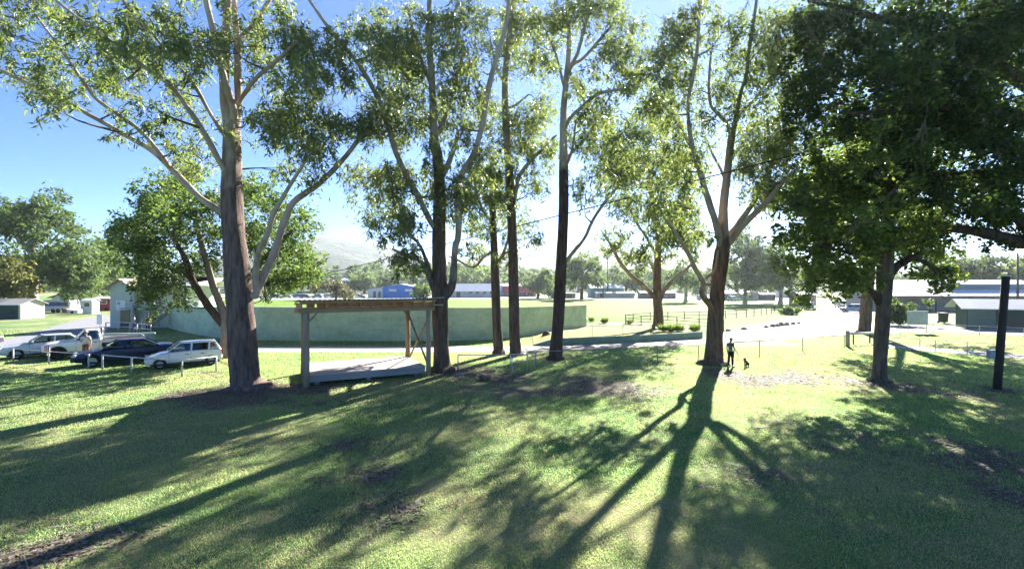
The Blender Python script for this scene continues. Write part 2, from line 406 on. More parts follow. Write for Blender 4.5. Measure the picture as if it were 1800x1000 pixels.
make_tree('gum_tree', 'tall straight slim gum with one curved side limb, beside the short broken topped gum', 'tree', 31.3,
 [(906,627,12),(904,590,10.5),(903,540,10),(902,480,9.5),(901,430,9),(899,380,8.5),(894,280,8),(890,224,7),(888,140,6),(894,80,5.5),(900,24,5),(907,-80,3.5)],
 [([(902,370,5.5),(908,330,5),(914,308,5),(932,284,4.5),(956,260,4),(978,238,2.6)],2),([(894,190,3),(908,184,3),(930,166,2)],1),
  ([(894,80,3.5),(908,54,3),(922,18,2.4)],1.5),([(888,150,3),(872,116,2.6),(862,70,2)],-1.5)],
 [(925,75,38,45,9,1,2),(868,60,35,45,7,0,2),(930,210,35,35,7,1,2),(945,260,35,30,6,2,1.5),(915,300,30,30,4,1,2),(868,200,28,40,6,0,1.5),(870,270,24,40,5,0,1.5),(925,400,30,26,5,1,1.2,.8),(945,330,24,24,3,1,1,.8),(960,190,24,24,3,2,1),(908,20,35,30,6),(925,270,40,80,9,3,4)],
 B_C, L_B, LEAF_GUM, L=.26, W=.066, seed=15, mul=1.75, ts=.9, ls=.72, flare=1.25, leaves=165, clump=1.0, up=[(900,-100,90,70,9)])

make_tree('gum_tree', 'tall gum whose black stocking bark changes sharply to a bare pale top', 'tree', 29.6,
 [(976,633,15),(978,600,13),(981,560,12.5),(984,500,12),(987,440,11.5),(990,360,10.5),(990,272,9.5),(990,200,7),(996,132,6),(1000,80,5),(998,0,4.5),(1000,-90,3)],
 [([(990,470,4),(998,456,4.5),(1011,439,4.5),(1028,418,4),(1044,384,4),(1072,344,3.6),(1098,318,2.4)],1.5),
  ([(995,150,4.5),(1004,116,4.5),(1016,92,4.4),(1034,24,4),(1046,-40,3)],-1.5),([(997,128,4),(1010,112,4),(1026,102,4),(1060,64,3.6),(1084,34,2.4)],2),
  ([(992,228,4.5),(1004,206,4.5),(1028,184,4),(1050,166,4),(1076,160,3.4),(1126,152,2)],-2),([(993,280,3.6),(1012,262,3.4),(1032,240,3),(1056,200,2.6),(1070,172,1.6)],2),
  ([(990,150,3),(982,112,3),(971,80,2.6),(948,36,2)],1),([(990,300,4),(1002,276,3.6),(1008,250,3),(1012,214,2)],-1)],
 [(1060,130,65,40,16,0,2,.9),(1100,100,45,30,10,0,1.5,.9),(985,30,50,30,9,0,2),(1090,50,35,35,6,1,2),(1050,200,45,30,6,0,2),(955,90,22,35,4,0,1.5),(1055,10,50,25,8,0,2),(1090,290,28,26,7,1.5,1.2,.8),(1022,340,30,30,4,1,1.5,.8),(950,40,26,30,4),(1065,270,50,50,10,-1,4),(1040,230,40,40,5,2,4)],
 B_D, L_B, LEAF_GUM, L=.26, W=.064, seed=19, mul=1.75, ts=.8, ls=.7, flare=1.3, leaves=165, clump=.95, up=[(1000,-110,150,80,13)])

make_tree('gum_tree', 'smaller round headed gum rooted in the raised garden bed', 'tree', 47.7,
 [(1157,574,11),(1157,550,9.5),(1155,520,9),(1156,460,7),(1157,410,6),(1151,370,5),(1143,330,4),(1140,270,3)],
 [([(1153,526,5.5),(1143,514,5.5),(1129,500,5.4),(1107,482,5),(1089,460,4.4),(1078,438,3.6),(1062,412,2.4)],-2),
  ([(1160,528,5.5),(1166,512,5.5),(1178,498,5),(1195,482,4.4),(1208,472,3.6),(1226,452,2.4)],2),
  ([(1157,440,4),(1170,414,3.6),(1184,380,3),(1196,340,2)],1.5),([(1155,450,3.6),(1138,420,3.2),(1118,390,2.8),(1100,350,2)],-1),
  ([(1150,480,3.5),(1146,466,3.2),(1136,448,2.6),(1128,430,2)],0),([(1146,350,3),(1162,310,2.6),(1176,270,2)],-1)],
 [(1100,300,38,36,16,0,3,1.1),(1150,260,45,40,16,0,3,1.1),(1195,310,36,36,14,0,3,1.1),(1110,250,40,36,12,0,3,1.1),(1120,370,35,26,12,0,2),(1175,375,36,26,12,0,2),(1125,455,22,20,10,-1,1.5,.8),(1080,420,25,22,7,-1,2),
  (1215,430,26,26,10,1,2,.9),(1165,425,24,20,6,-1,2,.8),(1160,195,40,30,9,0,3),(1210,370,28,26,6,1,2),(1070,330,24,30,5,0,2)],
 B_F, L_E, LEAF_GUM, L=.34, W=.10, droop=.5, seed=23, ts=.85, ls=.75, flare=1.25, leaves=230, clump=1.45, base_z=.35)

make_tree('gum_tree', 'broad reddish trunked gum with many upswept limbs and a person at its foot', 'tree', 27.9,
 [(1254,641,23),(1256,600,19),(1258,560,17.5),(1261,520,16.5),(1264,490,16.5),(1269,450,17),(1272,425,15),(1272,368,10),(1278,312,9),(1284,260,8.5),(1288,228,8)],
 [([(1288,232,6),(1296,196,5.6),(1302,164,5),(1312,132,5),(1318,80,4.4),(1330,0,4),(1336,-80,3)],1),
  ([(1286,240,5.5),(1276,216,5),(1262,200,4.6),(1250,186,4),(1246,150,3.4),(1250,90,2.6)],-2),
  ([(1270,440,10),(1258,392,9),(1240,336,8),(1224,280,7),(1215,248,6),(1209,190,5),(1217,140,5),(1224,100,4.6),(1228,50,4),(1230,-50,3)],-4),
  ([(1274,440,9),(1284,412,8),(1298,394,8),(1324,356,7),(1348,308,6),(1362,260,5),(1370,200,4),(1380,140,3)],5),
  ([(1278,432,9),(1300,404,8.5),(1324,378,8),(1350,352,7),(1380,316,6),(1404,296,4)],-4),
  ([(1254,550,8),(1248,537,8),(1234,516,7.5),(1236,496,7),(1222,472,6.5),(1212,450,6),(1200,430,5.5),(1182,402,4.4),(1164,378,3)],-5),
  ([(1234,498,4.5),(1244,486,4),(1256,474,3.4),(1262,440,2.4)],-1.5),([(1280,330,4),(1266,296,3.6),(1250,266,3),(1240,240,2)],2),
  ([(1298,200,3.6),(1326,176,3.2),(1352,140,3),(1384,106,2)],2),([(1220,270,3.6),(1196,226,3),(1176,196,2.6),(1150,172,2)],1),([(1222,110,3),(1206,80,2.6),(1180,40,2)],1)],
 [(1165,75,45,40,7,0,2),(1210,120,40,45,6,0,2),(1175,190,45,35,8,0,2),(1150,140,35,30,5,0,2),(1240,40,60,40,9,0,3),(1320,60,60,55,14,0,3),(1370,130,45,60,12,1,2.5),(1350,230,45,45,11,1,2),(1300,150,40,45,7,0,2),(1250,180,35,40,5,0,2),
  (1400,60,60,50,12,1,3),(1380,260,40,40,10,0,2),(1310,270,30,30,5,0,2,.8),(1200,270,36,32,6,0,2),(1170,410,24,22,5,-2,1.2,.8),(1215,410,20,26,4,-1.5,1.5,.7),(1370,330,40,30,8,0,2),(1250,420,14,20,2,-1.5,.8,.6),(1330,330,24,24,3),(1175,320,45,60,9,-1,4),(1330,250,50,50,7,3,4)],
 B_F, L_F, LEAF_GUM, L=.25, W=.066, seed=29, mul=1.75, ts=.72, ls=.64, flare=1.5, leaves=170, clump=1.0,
 up=[(1280,-110,200,80,15)])

make_tree('shade_tree', 'low spreading leafy tree with dark trunk between the person and the leaning timber pole', 'tree', 23.0,
 [(1545,671,15),(1546,640,13),(1548,600,13),(1552,550,13.5),(1554,510,14.5),(1556,470,15),(1559,430,13),(1562,380,10),(1566,320,8),(1570,260,6),(1572,200,4)],
 [([(1548,536,7),(1534,514,7),(1520,506,6.5),(1508,508,6),(1488,511,5),(1462,500,4),(1438,488,2.6)],-1.5),
  ([(1560,490,9),(1572,472,8.5),(1588,460,8),(1602,452,7.5),(1620,432,6),(1640,400,4.5),(1662,380,3)],2),
  ([(1554,460,7),(1538,430,6),(1512,400,5.4),(1480,370,4.4),(1444,350,3)],2),([(1560,400,6),(1544,360,5),(1520,316,4),(1492,280,3)],-2),
  ([(1562,390,6),(1586,350,5),(1606,310,4),(1624,264,3)],-2),([(1556,450,5),(1530,446,4.4),(1490,444,3.6),(1440,430,2.4)],-3),([(1604,452,4.5),(1628,462,4),(1648,480,3)],0)],
 [(1430,400,55,45,24,-1,2),(1500,430,60,45,26,-1,2.5),(1460,480,60,26,18,-1.5,1.5,.8),(1410,470,30,30,10,-1,1.5,.8),(1440,520,40,16,7,-1,1,.6),(1510,480,50,24,8,1,1.5,.8),(1500,350,75,40,26,0,2.5),(1590,380,60,50,20,1,2.5),
  (1560,310,80,45,22,0,2.5),(1640,420,35,30,10,1.5,1.5),(1640,480,34,16,7,0,1,.7),(1600,430,34,26,7,0,2,.8),(1470,300,60,40,16,0,2.5),(1540,240,70,36,14,0,2.5),(1630,330,50,40,12,1,2),(1395,330,28,30,7,0,2),(1665,500,14,10,2,0,.6,.6)],
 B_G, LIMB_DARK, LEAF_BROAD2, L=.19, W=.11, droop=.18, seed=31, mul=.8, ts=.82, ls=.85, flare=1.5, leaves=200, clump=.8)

make_tree('old_tree', 'thick trunked tree beside the gravel road, standing behind the leafy shade tree', 'tree', 46.0,
 [(1519,586,14),(1521,560,12.5),(1523,530,12.5),(1526,500,12),(1530,450,11),(1536,400,9),(1540,340,6)],
 [([(1528,470,6),(1510,430,5),(1490,390,4),(1470,350,3)],2),([(1530,455,6),(1552,410,5),(1576,370,4),(1600,340,3)],-2)],
 [(1530,330,70,45,18,0,3),(1470,360,45,35,10,0,3),(1590,350,45,35,10,0,3),(1620,440,35,22,5,0,2),(1520,340,110,70,22,-9,5),(1600,250,90,50,13,-7,5),(1480,260,70,50,10,-8,5),(1560,400,80,30,9,-10,4)],
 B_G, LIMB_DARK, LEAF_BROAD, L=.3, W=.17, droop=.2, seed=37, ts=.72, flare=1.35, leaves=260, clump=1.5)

# the big dark tree whose trunk stands just outside the picture
make_tree('fig_tree', 'huge dark broadleaf tree overhanging the lawn, its branches reaching in above the timber pole', 'tree', 21,
 [(1945,800,34),(1942,700,30),(1940,600,28),(1932,500,27),(1920,430,26),(1905,330,22),(1890,220,18),(1875,100,14),(1865,-60,10)],
 [([(1925,480,16),(1880,446,14),(1830,430,13),(1784,424,11),(1742,412,10),(1700,404,8),(1660,400,6),(1620,392,3)],1.5),
  ([(1908,350,14),(1850,326,12),(1790,312,10),(1724,306,8),(1640,314,6.5),(1560,328,5),(1490,346,3.5),(1430,352,2)],2.5),
  ([(1890,220,12),(1830,170,11),(1760,120,10),(1690,86,8),(1600,50,7),(1500,20,5),(1420,0,3)],2),
  ([(1900,270,12),(1830,226,10),(1760,200,9),(1680,190,7),(1590,196,5),(1490,200,3)],-2),
  ([(1880,140,10),(1840,80,9),(1790,30,8),(1720,-30,6)],-2),([(1830,430,8),(1800,400,7),(1776,360,6),(1764,310,4)],1),([(1930,500,12),(1990,440,10),(2060,380,8)],-1)],
 [(1700,40,130,55,50,1,2.5),(1500,30,110,50,36,2,2),(1760,140,80,60,24,1,2.5),(1620,130,110,60,42,1,2.5),(1490,130,80,60,26,2,2),(1440,210,55,60,16,2.5,1.5),(1560,220,90,50,30,1,2.5),(1690,230,90,55,34,1,2.5),(1770,270,50,50,16,0,2),
  (1700,330,80,36,18,1,2),(1600,300,80,36,18,2,2),(1490,300,60,36,10,2.5,1.5),(1770,370,45,32,11,1,1.5),(1680,390,50,18,6,1.5,1,.8),(1420,110,36,60,8,2.5,1.5),(1790,60,40,50,12,0,2),(1770,420,40,14,4,1,1,.7)],
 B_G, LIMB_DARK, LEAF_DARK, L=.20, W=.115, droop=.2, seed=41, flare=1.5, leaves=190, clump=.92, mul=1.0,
 up=[(1700,-130,260,100,55),(1980,150,130,200,40),(2050,360,70,70,12)])

make_tree('shade_tree', 'dense rounded dark leaved tree with leaning forked trunk behind the massive old gum', 'tree', 30.5,
 [(398,629,13),(400,600,12),(400,580,12),(396,560,9),(386,530,7),(376,505,6.5),(366,470,6),(352,420,5),(340,370,4)],
 [([(394,572,8),(372,546,7.5),(353,518,7),(338,491,6.5),(326,456,5.5),(306,420,4),(280,390,3)],-2),
  ([(403,580,8),(412,540,7.5),(430,500,7),(460,460,6),(490,430,4.4),(520,400,3)],2),([(400,560,6),(408,500,5.6),(412,440,5),(420,380,4)],1),
  ([(340,492,5),(310,476,4.4),(276,460,3.6),(246,440,2.6)],1),([(430,500,5),(470,500,4.4),(510,490,3.6),(545,478,2.6)],2)],
 [(270,400,50,50,34,0,3),(250,455,40,36,18,0,2),(300,350,60,35,26,0,3),(350,430,50,45,20,1,2.5),(290,490,40,28,14,-1,2),(330,525,24,14,4,-1,1,.7),(262,510,30,20,7,-1,1.5,.8),(370,370,50,40,20,1,3),(470,400,50,50,24,2,2.5),
  (500,460,45,36,24,2,2),(480,510,50,16,12,2,1.5,.8),(540,470,26,35,12,2,1.5,.9),(440,340,50,36,16,2,2),(520,400,36,30,12,2,2),(440,450,40,50,12,2,2),(220,420,20,26,5,0,1.5,.8),(310,310,40,20,8,0,2),(270,540,16,16,3,-1,1,.6)],
 pm('pale_bark', (.30,.24,.18), (.17,.13,.10), 8, .9, .5, stretch=(1,1,.2)), LIMB_DARK, LEAF_BROAD, L=.18, W=.10, droop=.2, seed=43, ts=.86, ls=.85, flare=1.35, leaves=215, clump=.92)

# ---- trees standing beyond the lawn
def far_tree(name, label, D, px, base_py, crown, leaf, seed, L, n_leaf=170, trunk_r=4, bark=None, clump=2.0, droop=.35, group='trees standing beyond the oval', top_py=None):
    cy = min(c[1] for c in crown)
    z = 0.0
    by = CY+F*(H-z)/D
    t = [(px, by, trunk_r), (px+1, (by*.6+cy*.4), trunk_r*.8), (px, by*.3+cy*.7, trunk_r*.5), (px-1, cy, trunk_r*.25)]
    limbs = []
    rr = np.random.default_rng(seed)
    for k in range(4):
        s = -1 if k % 2 else 1; y0 = by*.55+cy*.45-(by-cy)*.08*k; w = max(c[2] for c in crown)
        limbs.append(([(px, y0, trunk_r*.5), (px+s*w*.4, y0-(by-cy)*.14, trunk_r*.35), (px+s*w*(.7+.2*rr.random()), y0-(by-cy)*(.26+.1*rr.random()), trunk_r*.15)], rr.normal()*2))
    return make_tree(name, label, 'tree', D, t, limbs, crown, bark or LIMB_DARK, bark or LIMB_DARK, leaf, L=L, W=L*.4, droop=droop, leaves=n_leaf, seed=seed, group=group, flare=1.2, clump=clump, twig_r=.06)

far_tree('gum_tree', 'large spreading green gum behind the cream walled shed', 82, 57, 545,
 [(50,390,55,40,24,0,4),(110,430,50,40,26,-2,4),(140,470,36,26,16,-2,3),(30,440,40,50,16,0,4),(100,480,50,22,16,-2,3),(20,370,30,26,6,0,3),(80,360,35,20,6),(165,460,20,30,8,-1,2),(130,500,40,14,10,-2,2)], LEAF_FAR, 51, .6, 190, 8, LIMB_PALE, 2.0, group='trees behind the sheds')
far_tree('olive_tree', 'yellowish tree at the edge of the cream walled shed', 72, 22, 550,
 [(15,480,26,26,16,0,3),(35,505,20,16,9,0,2),(5,510,20,20,7,0,2)], LEAF_OLIVE, 53, .5, 190, 4, None, 1.5, group='trees behind the sheds')
far_tree('dark_tree', 'deep green tree between the spreading gum and the green clubhouse', 108, 190, 543,
 [(190,450,24,30,22,0,4),(175,490,25,20,12,0,3),(212,480,18,25,8,0,3)], LEAF_BROAD, 55, .7, 190, 5, None, 2.4, group='trees behind the sheds')
far_tree('bushy_tree', 'pale low tree directly behind the clubhouse gable', 92, 168, 545,
 [(165,505,22,12,10,0,2),(185,512,16,8,5,0,2)], LEAF_FAR, 56, .5, 190, 3, None, 1.3, group='trees behind the sheds')
far_tree('gum_tree', 'tall hazy gum beyond the oval, just right of the black stocking gum', 150, 1022, 526,
 [(1020,465,20,22,14,0,4),(1040,485,15,20,9,0,3),(1012,495,16,16,8,0,3)], LEAF_FAR, 57, .9, 170, 3, None, 2.4)
far_tree('gum_tree', 'rounded hazy tree beyond the oval between the slim gum and the black stocking gum', 158, 945, 525,
 [(938,500,20,12,9,0,3),(962,490,14,16,8,0,3),(972,505,10,12,4,0,3)], LEAF_FAR, 59, .9, 170, 2.5, None, 2.2)
far_tree('gum_tree', 'tall gum beyond the oval showing right of the reddish trunked gum', 118, 1310, 535,
 [(1310,430,22,22,12,0,4),(1330,455,24,26,14,0,4),(1300,470,20,22,10,0,4),(1340,490,24,16,9,0,3),(1310,500,20,12,6,0,3)], LEAF_FAR, 61, .8, 180, 3.5, LIMB_PALE, 2.3)
far_tree('gum_tree', 'slender gum beyond the oval framed by the low limb of the reddish trunked gum', 125, 1205, 530,
 [(1205,475,14,20,9,0,3),(1222,490,14,12,6,0,3),(1190,490,12,12,5,0,3)], LEAF_FAR, 63, .8, 170, 3, LIMB_PALE, 2.0)
far_tree('bushy_tree', 'wide bushy tree beyond the oval over the long pale shed', 180, 1100, 525,
 [(1100,492,28,12,12,0,4),(1080,485,14,14,6,0,4),(1130,495,18,12,7,0,3)], LEAF_FAR, 65, 1.0, 160, 2.5, None, 2.6)
far_tree('gum_tree', 'leafy gum beyond the oval with its crown half hidden by the shade tree', 112, 1372, 538,
 [(1370,450,18,22,10,0,3),(1385,490,22,18,10,0,3),(1360,480,14,20,6,0,3)], LEAF_FAR, 67, .8, 170, 3.5, LIMB_PALE, 2.2)
far_tree('bushy_tree', 'russet tinted bushy tree just left of the timber shelter roof, beyond the oval', 140, 590, 528,
 [(575,505,24,12,10,0,3),(605,512,14,8,5,0,3)], leaf_mat('russet_leaf', [(.08,.075,.035),(.11,.09,.05),(.06,.085,.035)], (.2,.19,.07), .4), 69, .8, 150, 2, None, 1.8)
far_tree('bushy_tree', 'small dark tree hugging the blue shed wall behind the forked gum', 130, 745, 530,
 [(748,508,14,10,9,0,2),(738,516,10,6,4,0,2)], LEAF_BROAD, 71, .7, 170, 2, None, 1.6)
for i, (px, D, w, h, lb) in enumerate([(1700, 118, 26, 20, 'dense pale gum above the white pavilion roof, first from the shade tree'), (1745, 112, 26, 22, 'feathery green gum above the white pavilion roof, behind the timber pole'), (1795, 108, 26, 24, 'gum above the white pavilion roof at the very edge of view'), (1650, 124, 24, 16, 'gum above the white pavilion roof, partly behind the shade tree crown')]):
    far_tree('gum_tree', lb, D, px, 535, [(px,478,w,h*.6,14,0,3),(px+8,490,w*.9,10,8,0,3),(px-6,462,w*.6,8,4,0,3)], LEAF_FAR, 80+i, .8, 180, 3, None, 2.0, group='trees behind the white pavilion')
for i, (px, D, w, h, lb) in enumerate([(640, 235, 24, 12, 'dark gum on the slope under the mountain, left of the blue shed roof'), (690, 250, 22, 12, 'dark gum on the slope right above the blue shed roof'), (820, 225, 26, 14, 'wide gum on the slope above the long white roofed building'), (860, 245, 18, 12, 'gum on the slope above the blue roofed building'), (1240, 210, 22, 16, 'hazy gum beyond the oval hidden partly by the reddish trunked gum'), (1160, 230, 24, 14, 'hazy gum far behind the raised bed tree'), (1430, 190, 26, 18, 'hazy gum far behind the gravel road')]):
    far_tree('gum_tree', lb, D, px, 518, [(px,496-h*.7,w,h*.8,13,0,4),(px-8,503,w*.9,6,8,0,3)], LEAF_FAR, 90+i, 1.2, 140, 2.2, None, 2.9)
# ---------------------------------------------------------------- ground
SPOTS = [(430,690,3.0,1.0),(500,690,2.4,.9),(380,690,2.2,.8),(960,680,4.0,.8),(1040,680,2.6,.9),(880,665,2.2,.9),(830,655,1.8,.9),(800,665,2.0,.7),(1330,665,2.8,.78),(1400,668,2.8,.8),(1480,668,3.0,.78),(1270,655,1.7,1),(1555,676,2.2,1),
         (1440,770,2.0,.6),(1480,740,1.8,.55),(1350,840,1.1,.5),(615,790,1.2,.5),(640,830,1.0,.45),(1760,820,1.5,.72),(1720,790,1.4,.6),(1790,870,1.2,.6),(100,960,1.1,.55),(60,990,1.0,.5),(690,890,1.0,.4),(330,660,2.4,.5),(1660,690,2,.5),(1150,690,1.6,.5),(600,700,1.5,.6),(1752,686,1.0,.9)]
SP_ = [(G(a, b), r, s) for a, b, r, s in SPOTS]
def bare_at(x, y):
    m = np.zeros_like(x)
    for g, r, s in SP_:
        m = np.maximum(m, .86*s*np.exp(-((x-g.x)**2+(y-g.y)**2)/(r*r)))
    m = m+(fbm(x*.55, y*.55, 4)-.5)*1.1+(fbm(x*2.3+9, y*2.3, 3)-.5)*.5
    return np.clip((m-.26)/.38, 0, 1)
def dry_at(x, y):
    return np.clip((fbm(x*.23+40, y*.23+12, 4)-.36)/.28, 0, 1)
def axis(a, b, step, far):
    core = np.arange(a, b+.01, step); out = []; d = step; v = b
    while v < far: d *= 1.35; v += d; out.append(v)
    return core, np.array(out)
cx, ox = axis(-46, 46, .35, 4200); xs = np.concatenate([-ox[::-1], cx, ox])
cy_, oy = axis(2, 62, .35, 5200); ys = np.concatenate([[-400, -120, -40, -12, -4, -1], cy_, oy])
Xg, Yg = np.meshgrid(xs, ys); nx, ny = len(xs), len(ys)
Vg = np.stack([Xg.ravel(), Yg.ravel(), np.zeros(nx*ny)], 1)
ii = (np.arange(ny-1)[:, None]*nx+np.arange(nx-1)[None, :]).ravel()
Fg = np.stack([ii, ii+1, ii+1+nx, ii+nx], 1)
def lawn_mat(name, attr=True, greens=((.045,.145,.042),(.10,.215,.07)), dry=(.44,.39,.21)):
    m, nt, out = nodes_of(name)
    b = N(nt, 'ShaderNodeBsdfPrincipled'); b.inputs['Roughness'].default_value = .9; b.inputs['Specular IOR Level'].default_value = .12
    n1 = tex(nt, .9, detail=6); n2 = tex(nt, 14, detail=6, rough=.7); n3 = tex(nt, .12, detail=3); n4 = tex(nt, 55, detail=3, rough=.7)
    g = ramp(nt, n2.outputs['Fac'], [(.3, greens[0]), (.7, greens[1])])
    d = ramp(nt, n2.outputs['Fac'], [(.3, tuple(x*.65 for x in dry)), (.7, dry)])
    dm = ramp(nt, n1.outputs['Fac'], [(.42, (0,0,0)), (.68, (.55,.55,.55))])
    if attr:
        at = N(nt, 'ShaderNodeAttribute', attribute_name='wear'); sp = N(nt, 'ShaderNodeSeparateColor'); nt.links.new(at.outputs['Color'], sp.inputs[0])
        ma = N(nt, 'ShaderNodeMath', operation='MULTIPLY_ADD'); ma.inputs[1].default_value = .6; ma.use_clamp = True
        nt.links.new(sp.outputs['Green'], ma.inputs[0]); nt.links.new(dm.outputs['Color'], ma.inputs[2])
        c = mixc(nt, ma.outputs[0], g.outputs['Color'], d.outputs['Color'])
        so = ramp(nt, n2.outputs['Fac'], [(.3, (.085,.065,.047)), (.5, (.16,.125,.098)), (.72, (.25,.205,.165))])
        a2 = N(nt, 'ShaderNodeMath', operation='MULTIPLY_ADD'); a2.inputs[1].default_value = .9; 
        s2 = N(nt, 'ShaderNodeMath', operation='SUBTRACT'); s2.inputs[1].default_value = .5; nt.links.new(n2.outputs['Fac'], s2.inputs[0])
        nt.links.new(s2.outputs[0], a2.inputs[0]); nt.links.new(sp.outputs['Red'], a2.inputs[2]); a2.use_clamp = True
        c = mixc(nt, a2.outputs[0], c, so.outputs['Color'])
    else:
        c = mixc(nt, dm.outputs['Color'], g.outputs['Color'], d.outputs['Color'])
    big = ramp(nt, n3.outputs['Fac'], [(.3, (.82,.85,.8)), (.7, (1.12,1.1,1.05))])
    c = mixc(nt, 1.0, c, big.outputs['Color'], 'MULTIPLY')
    nt.links.new(c, b.inputs['Base Color'])
    h = N(nt, 'ShaderNodeMath', operation='ADD'); nt.links.new(n2.outputs['Fac'], h.inputs[0]); nt.links.new(n4.outputs['Fac'], h.inputs[1])
    bumped(nt, b, h.outputs[0], .8, .06)
    nt.links.new(b.outputs['BSDF'], out.inputs['Surface']); return m
LAWN = lawn_mat('lawn')
ground = npmesh('ground', Vg, Fg, LAWN); tag(ground, kind='structure')
ca = ground.data.color_attributes.new('wear', 'FLOAT_COLOR', 'POINT')
w = np.zeros((len(Vg), 4), np.float32); near = (np.abs(Vg[:, 0]) < 60) & (Vg[:, 1] < 75)
w[:, 0] = np.where(near, bare_at(Vg[:, 0], Vg[:, 1]), 0); w[:, 1] = dry_at(Vg[:, 0], Vg[:, 1]); w[:, 3] = 1
ca.data.foreach_set('color', w.ravel())

OUT = []
def inside(X, Y, poly):
    r = np.zeros(len(X), bool); x0, y0 = poly[-1]
    for x1, y1 in poly:
        k = (y1 > Y) != (y0 > Y); r ^= k & (X < (x0-x1)*(Y-y1)/(y0-y1+1e-12)+x1); x0, y0 = x1, y1
    return r
def sheet(name, pxs, z, mat, jitter=.12, per=10, kind='structure', world=False, smooth=True):
    pts = [Vector(p) if world else G(*p) for p in pxs]
    A = smooth_line([(p.x, p.y) for p in pts]+[(pts[0].x, pts[0].y)], per)[:-1] if smooth else np.array([(p.x, p.y) for p in pts])
    vs = []
    for i, (x, y) in enumerate(A):
        s = jitter*min(3, y/30); vs.append((x+rng.normal()*s, y+rng.normal()*s, z))
    m = MB(); m.add(vs, [tuple(range(len(vs)))]); o = m.build(name, mat); OUT.append(np.array([(v[0], v[1]) for v in vs]))
    if kind: o['kind'] = kind
    return o
FIELD = lawn_mat('backlit_oval_turf', False, ((.10,.19,.018),(.14,.23,.028)), (.22,.25,.05))  # same grass as the lawn, colour yellowed and brightened to look backlit
sheet('oval_field', [(950,575),(760,560),(560,545),(420,536),(360,530.5),(420,526.8),(700,524.6),(1000,524.8),(1300,527.5),(1430,534),(1425,545),(1370,560),(1290,572),(1100,566)], .004, FIELD, .15)
GRAVEL = pm('gravel', (.46,.41,.36), (.30,.26,.22), 9, .95, .4)
GRAVEL2 = pm('pale_gravel', (.36,.335,.30), (.25,.23,.205), 6, .95, .4)
ASPH = pm('old_asphalt', (.22,.22,.235), (.15,.15,.16), 3, .9, .2)
sheet('gravel_path', [(250,618),(330,610),(400,609.5),(560,608),(760,608.5),(930,607.5),(1010,606.5),(1120,600),(1236,595.5),(1262,598),(1230,604),(1120,610),(1000,616),(900,618.5),(700,619),(480,619),(400,624),(330,632),(250,628)], .008, GRAVEL, .06)
sheet('gravel_road', [(1225,597),(1262,588),(1296,579),(1372,568),(1440,556),(1470,546),(1450,539),(1440,533),(1470,530),(1560,532),(1545,542),(1530,556),(1540,568),(1640,573),(1810,580),(1900,583),(1900,596),(1790,589),(1640,583),(1560,586),(1500,588),(1400,597),(1300,601),(1250,601)], .012, GRAVEL2, .05)
sheet('footpath', [(1545,604),(1640,612),(1740,619),(1840,627),(1840,634),(1740,626),(1640,618),(1545,609)], .008, pm('path_concrete', (.36,.35,.34), (.26,.25,.24), 5, .9, .2), .03)
sheet('asphalt_road', [(-160,606),(-20,599),(40,590),(75,580),(120,566),(170,557),(215,551.5),(250,548.5),(262,551),(240,562),(215,573),(190,584),(170,597),(150,608),(40,614),(-160,624)], .012, ASPH, .05)
sheet('boundary_road', [(360,526.2),(700,523.9),(1000,524.1),(1300,526.8),(1440,531),(1440,533),(1300,528.6),(1000,525.4),(700,525.2),(360,527.6)], .010, pm('pale_bitumen', (.30,.30,.32), (.22,.22,.24), .8, .9), .1)
sheet('car_park', [(330,525.4),(700,523.2),(1000,523.4),(1300,526),(1480,530.4),(1520,526),(1300,521.5),(1000,519.8),(700,519.5),(330,521)], .006, pm('car_park_gravel', (.36,.33,.29), (.26,.24,.21), .6, .95), .2)

# grass growing on the near lawn, and the litter under the trees
STRAW_BLADE = leaf_mat('straw_blade', [(.24,.24,.11), (.38,.34,.19), (.50,.46,.29), (.42,.36,.22)], (.60,.56,.30), .5, .7)
LAWN_BLADE = leaf_mat('grass_blade', [(.035,.15,.04), (.06,.20,.055), (.10,.25,.08), (.08,.23,.07), (.16,.30,.11)], (.44,.66,.22), .55, .6)
def grass(n):
    u = rng.random(n); Y = 6.2+(50-6.2)*u**1.55; X = (rng.random(n)*2-1)*(Y*1.13+9)
    keep = rng.random(n) > np.maximum(bare_at(X, Y)*.93, np.clip((Y-30)/20, 0, .95))
    keep &= rng.random(n) > np.clip((np.abs(X)-Y*1.10-1)/8, 0, 1)
    for pl_ in OUT[1:]: keep &= ~inside(X, Y, pl_)
    keep &= ~((X > 1.5) & (X < 22) & (Y > 36.0)); X, Y = X[keep], Y[keep]; n = len(X)
    hgt = (.018+.034*rng.random(n)**1.5)*(.35+1.3*fbm(X*1.1+3, Y*1.1, 4)**1.3)*(1+Y*.016); wd = .0028+.00062*Y
    a = rng.random(n)*6.283; lean = .3+.7*rng.random(n)
    dx, dy = np.cos(a), np.sin(a); la = rng.random(n)*6.283
    b0 = np.stack([X-dx*wd, Y-dy*wd, np.full(n, -.004)], 1); b1 = np.stack([X+dx*wd, Y+dy*wd, np.full(n, -.004)], 1)
    tp = np.stack([X+np.cos(la)*hgt*lean, Y+np.sin(la)*hgt*lean, hgt], 1)
    V = np.stack([b0, b1, tp], 1).reshape(-1, 3)
    dry = rng.random(n) < .05+.6*np.clip(fbm(X*.42+21, Y*.42+8, 5)*2.6-.95, 0, 1); T = V.reshape(-1, 3, 3)
    for nm, sel, mt, lb in (('grass', ~dry, LAWN_BLADE, 'short green lawn grass thinning out on the worn patches'), ('dry_grass', dry, STRAW_BLADE, 'pale straw coloured grass gathered in dry patches of the lawn')):
        q = T[sel].reshape(-1, 3); tag(npmesh(nm, q, np.arange(len(q)).reshape(-1, 3), mt), lb, 'grass', kind='stuff')
grass(1500000)
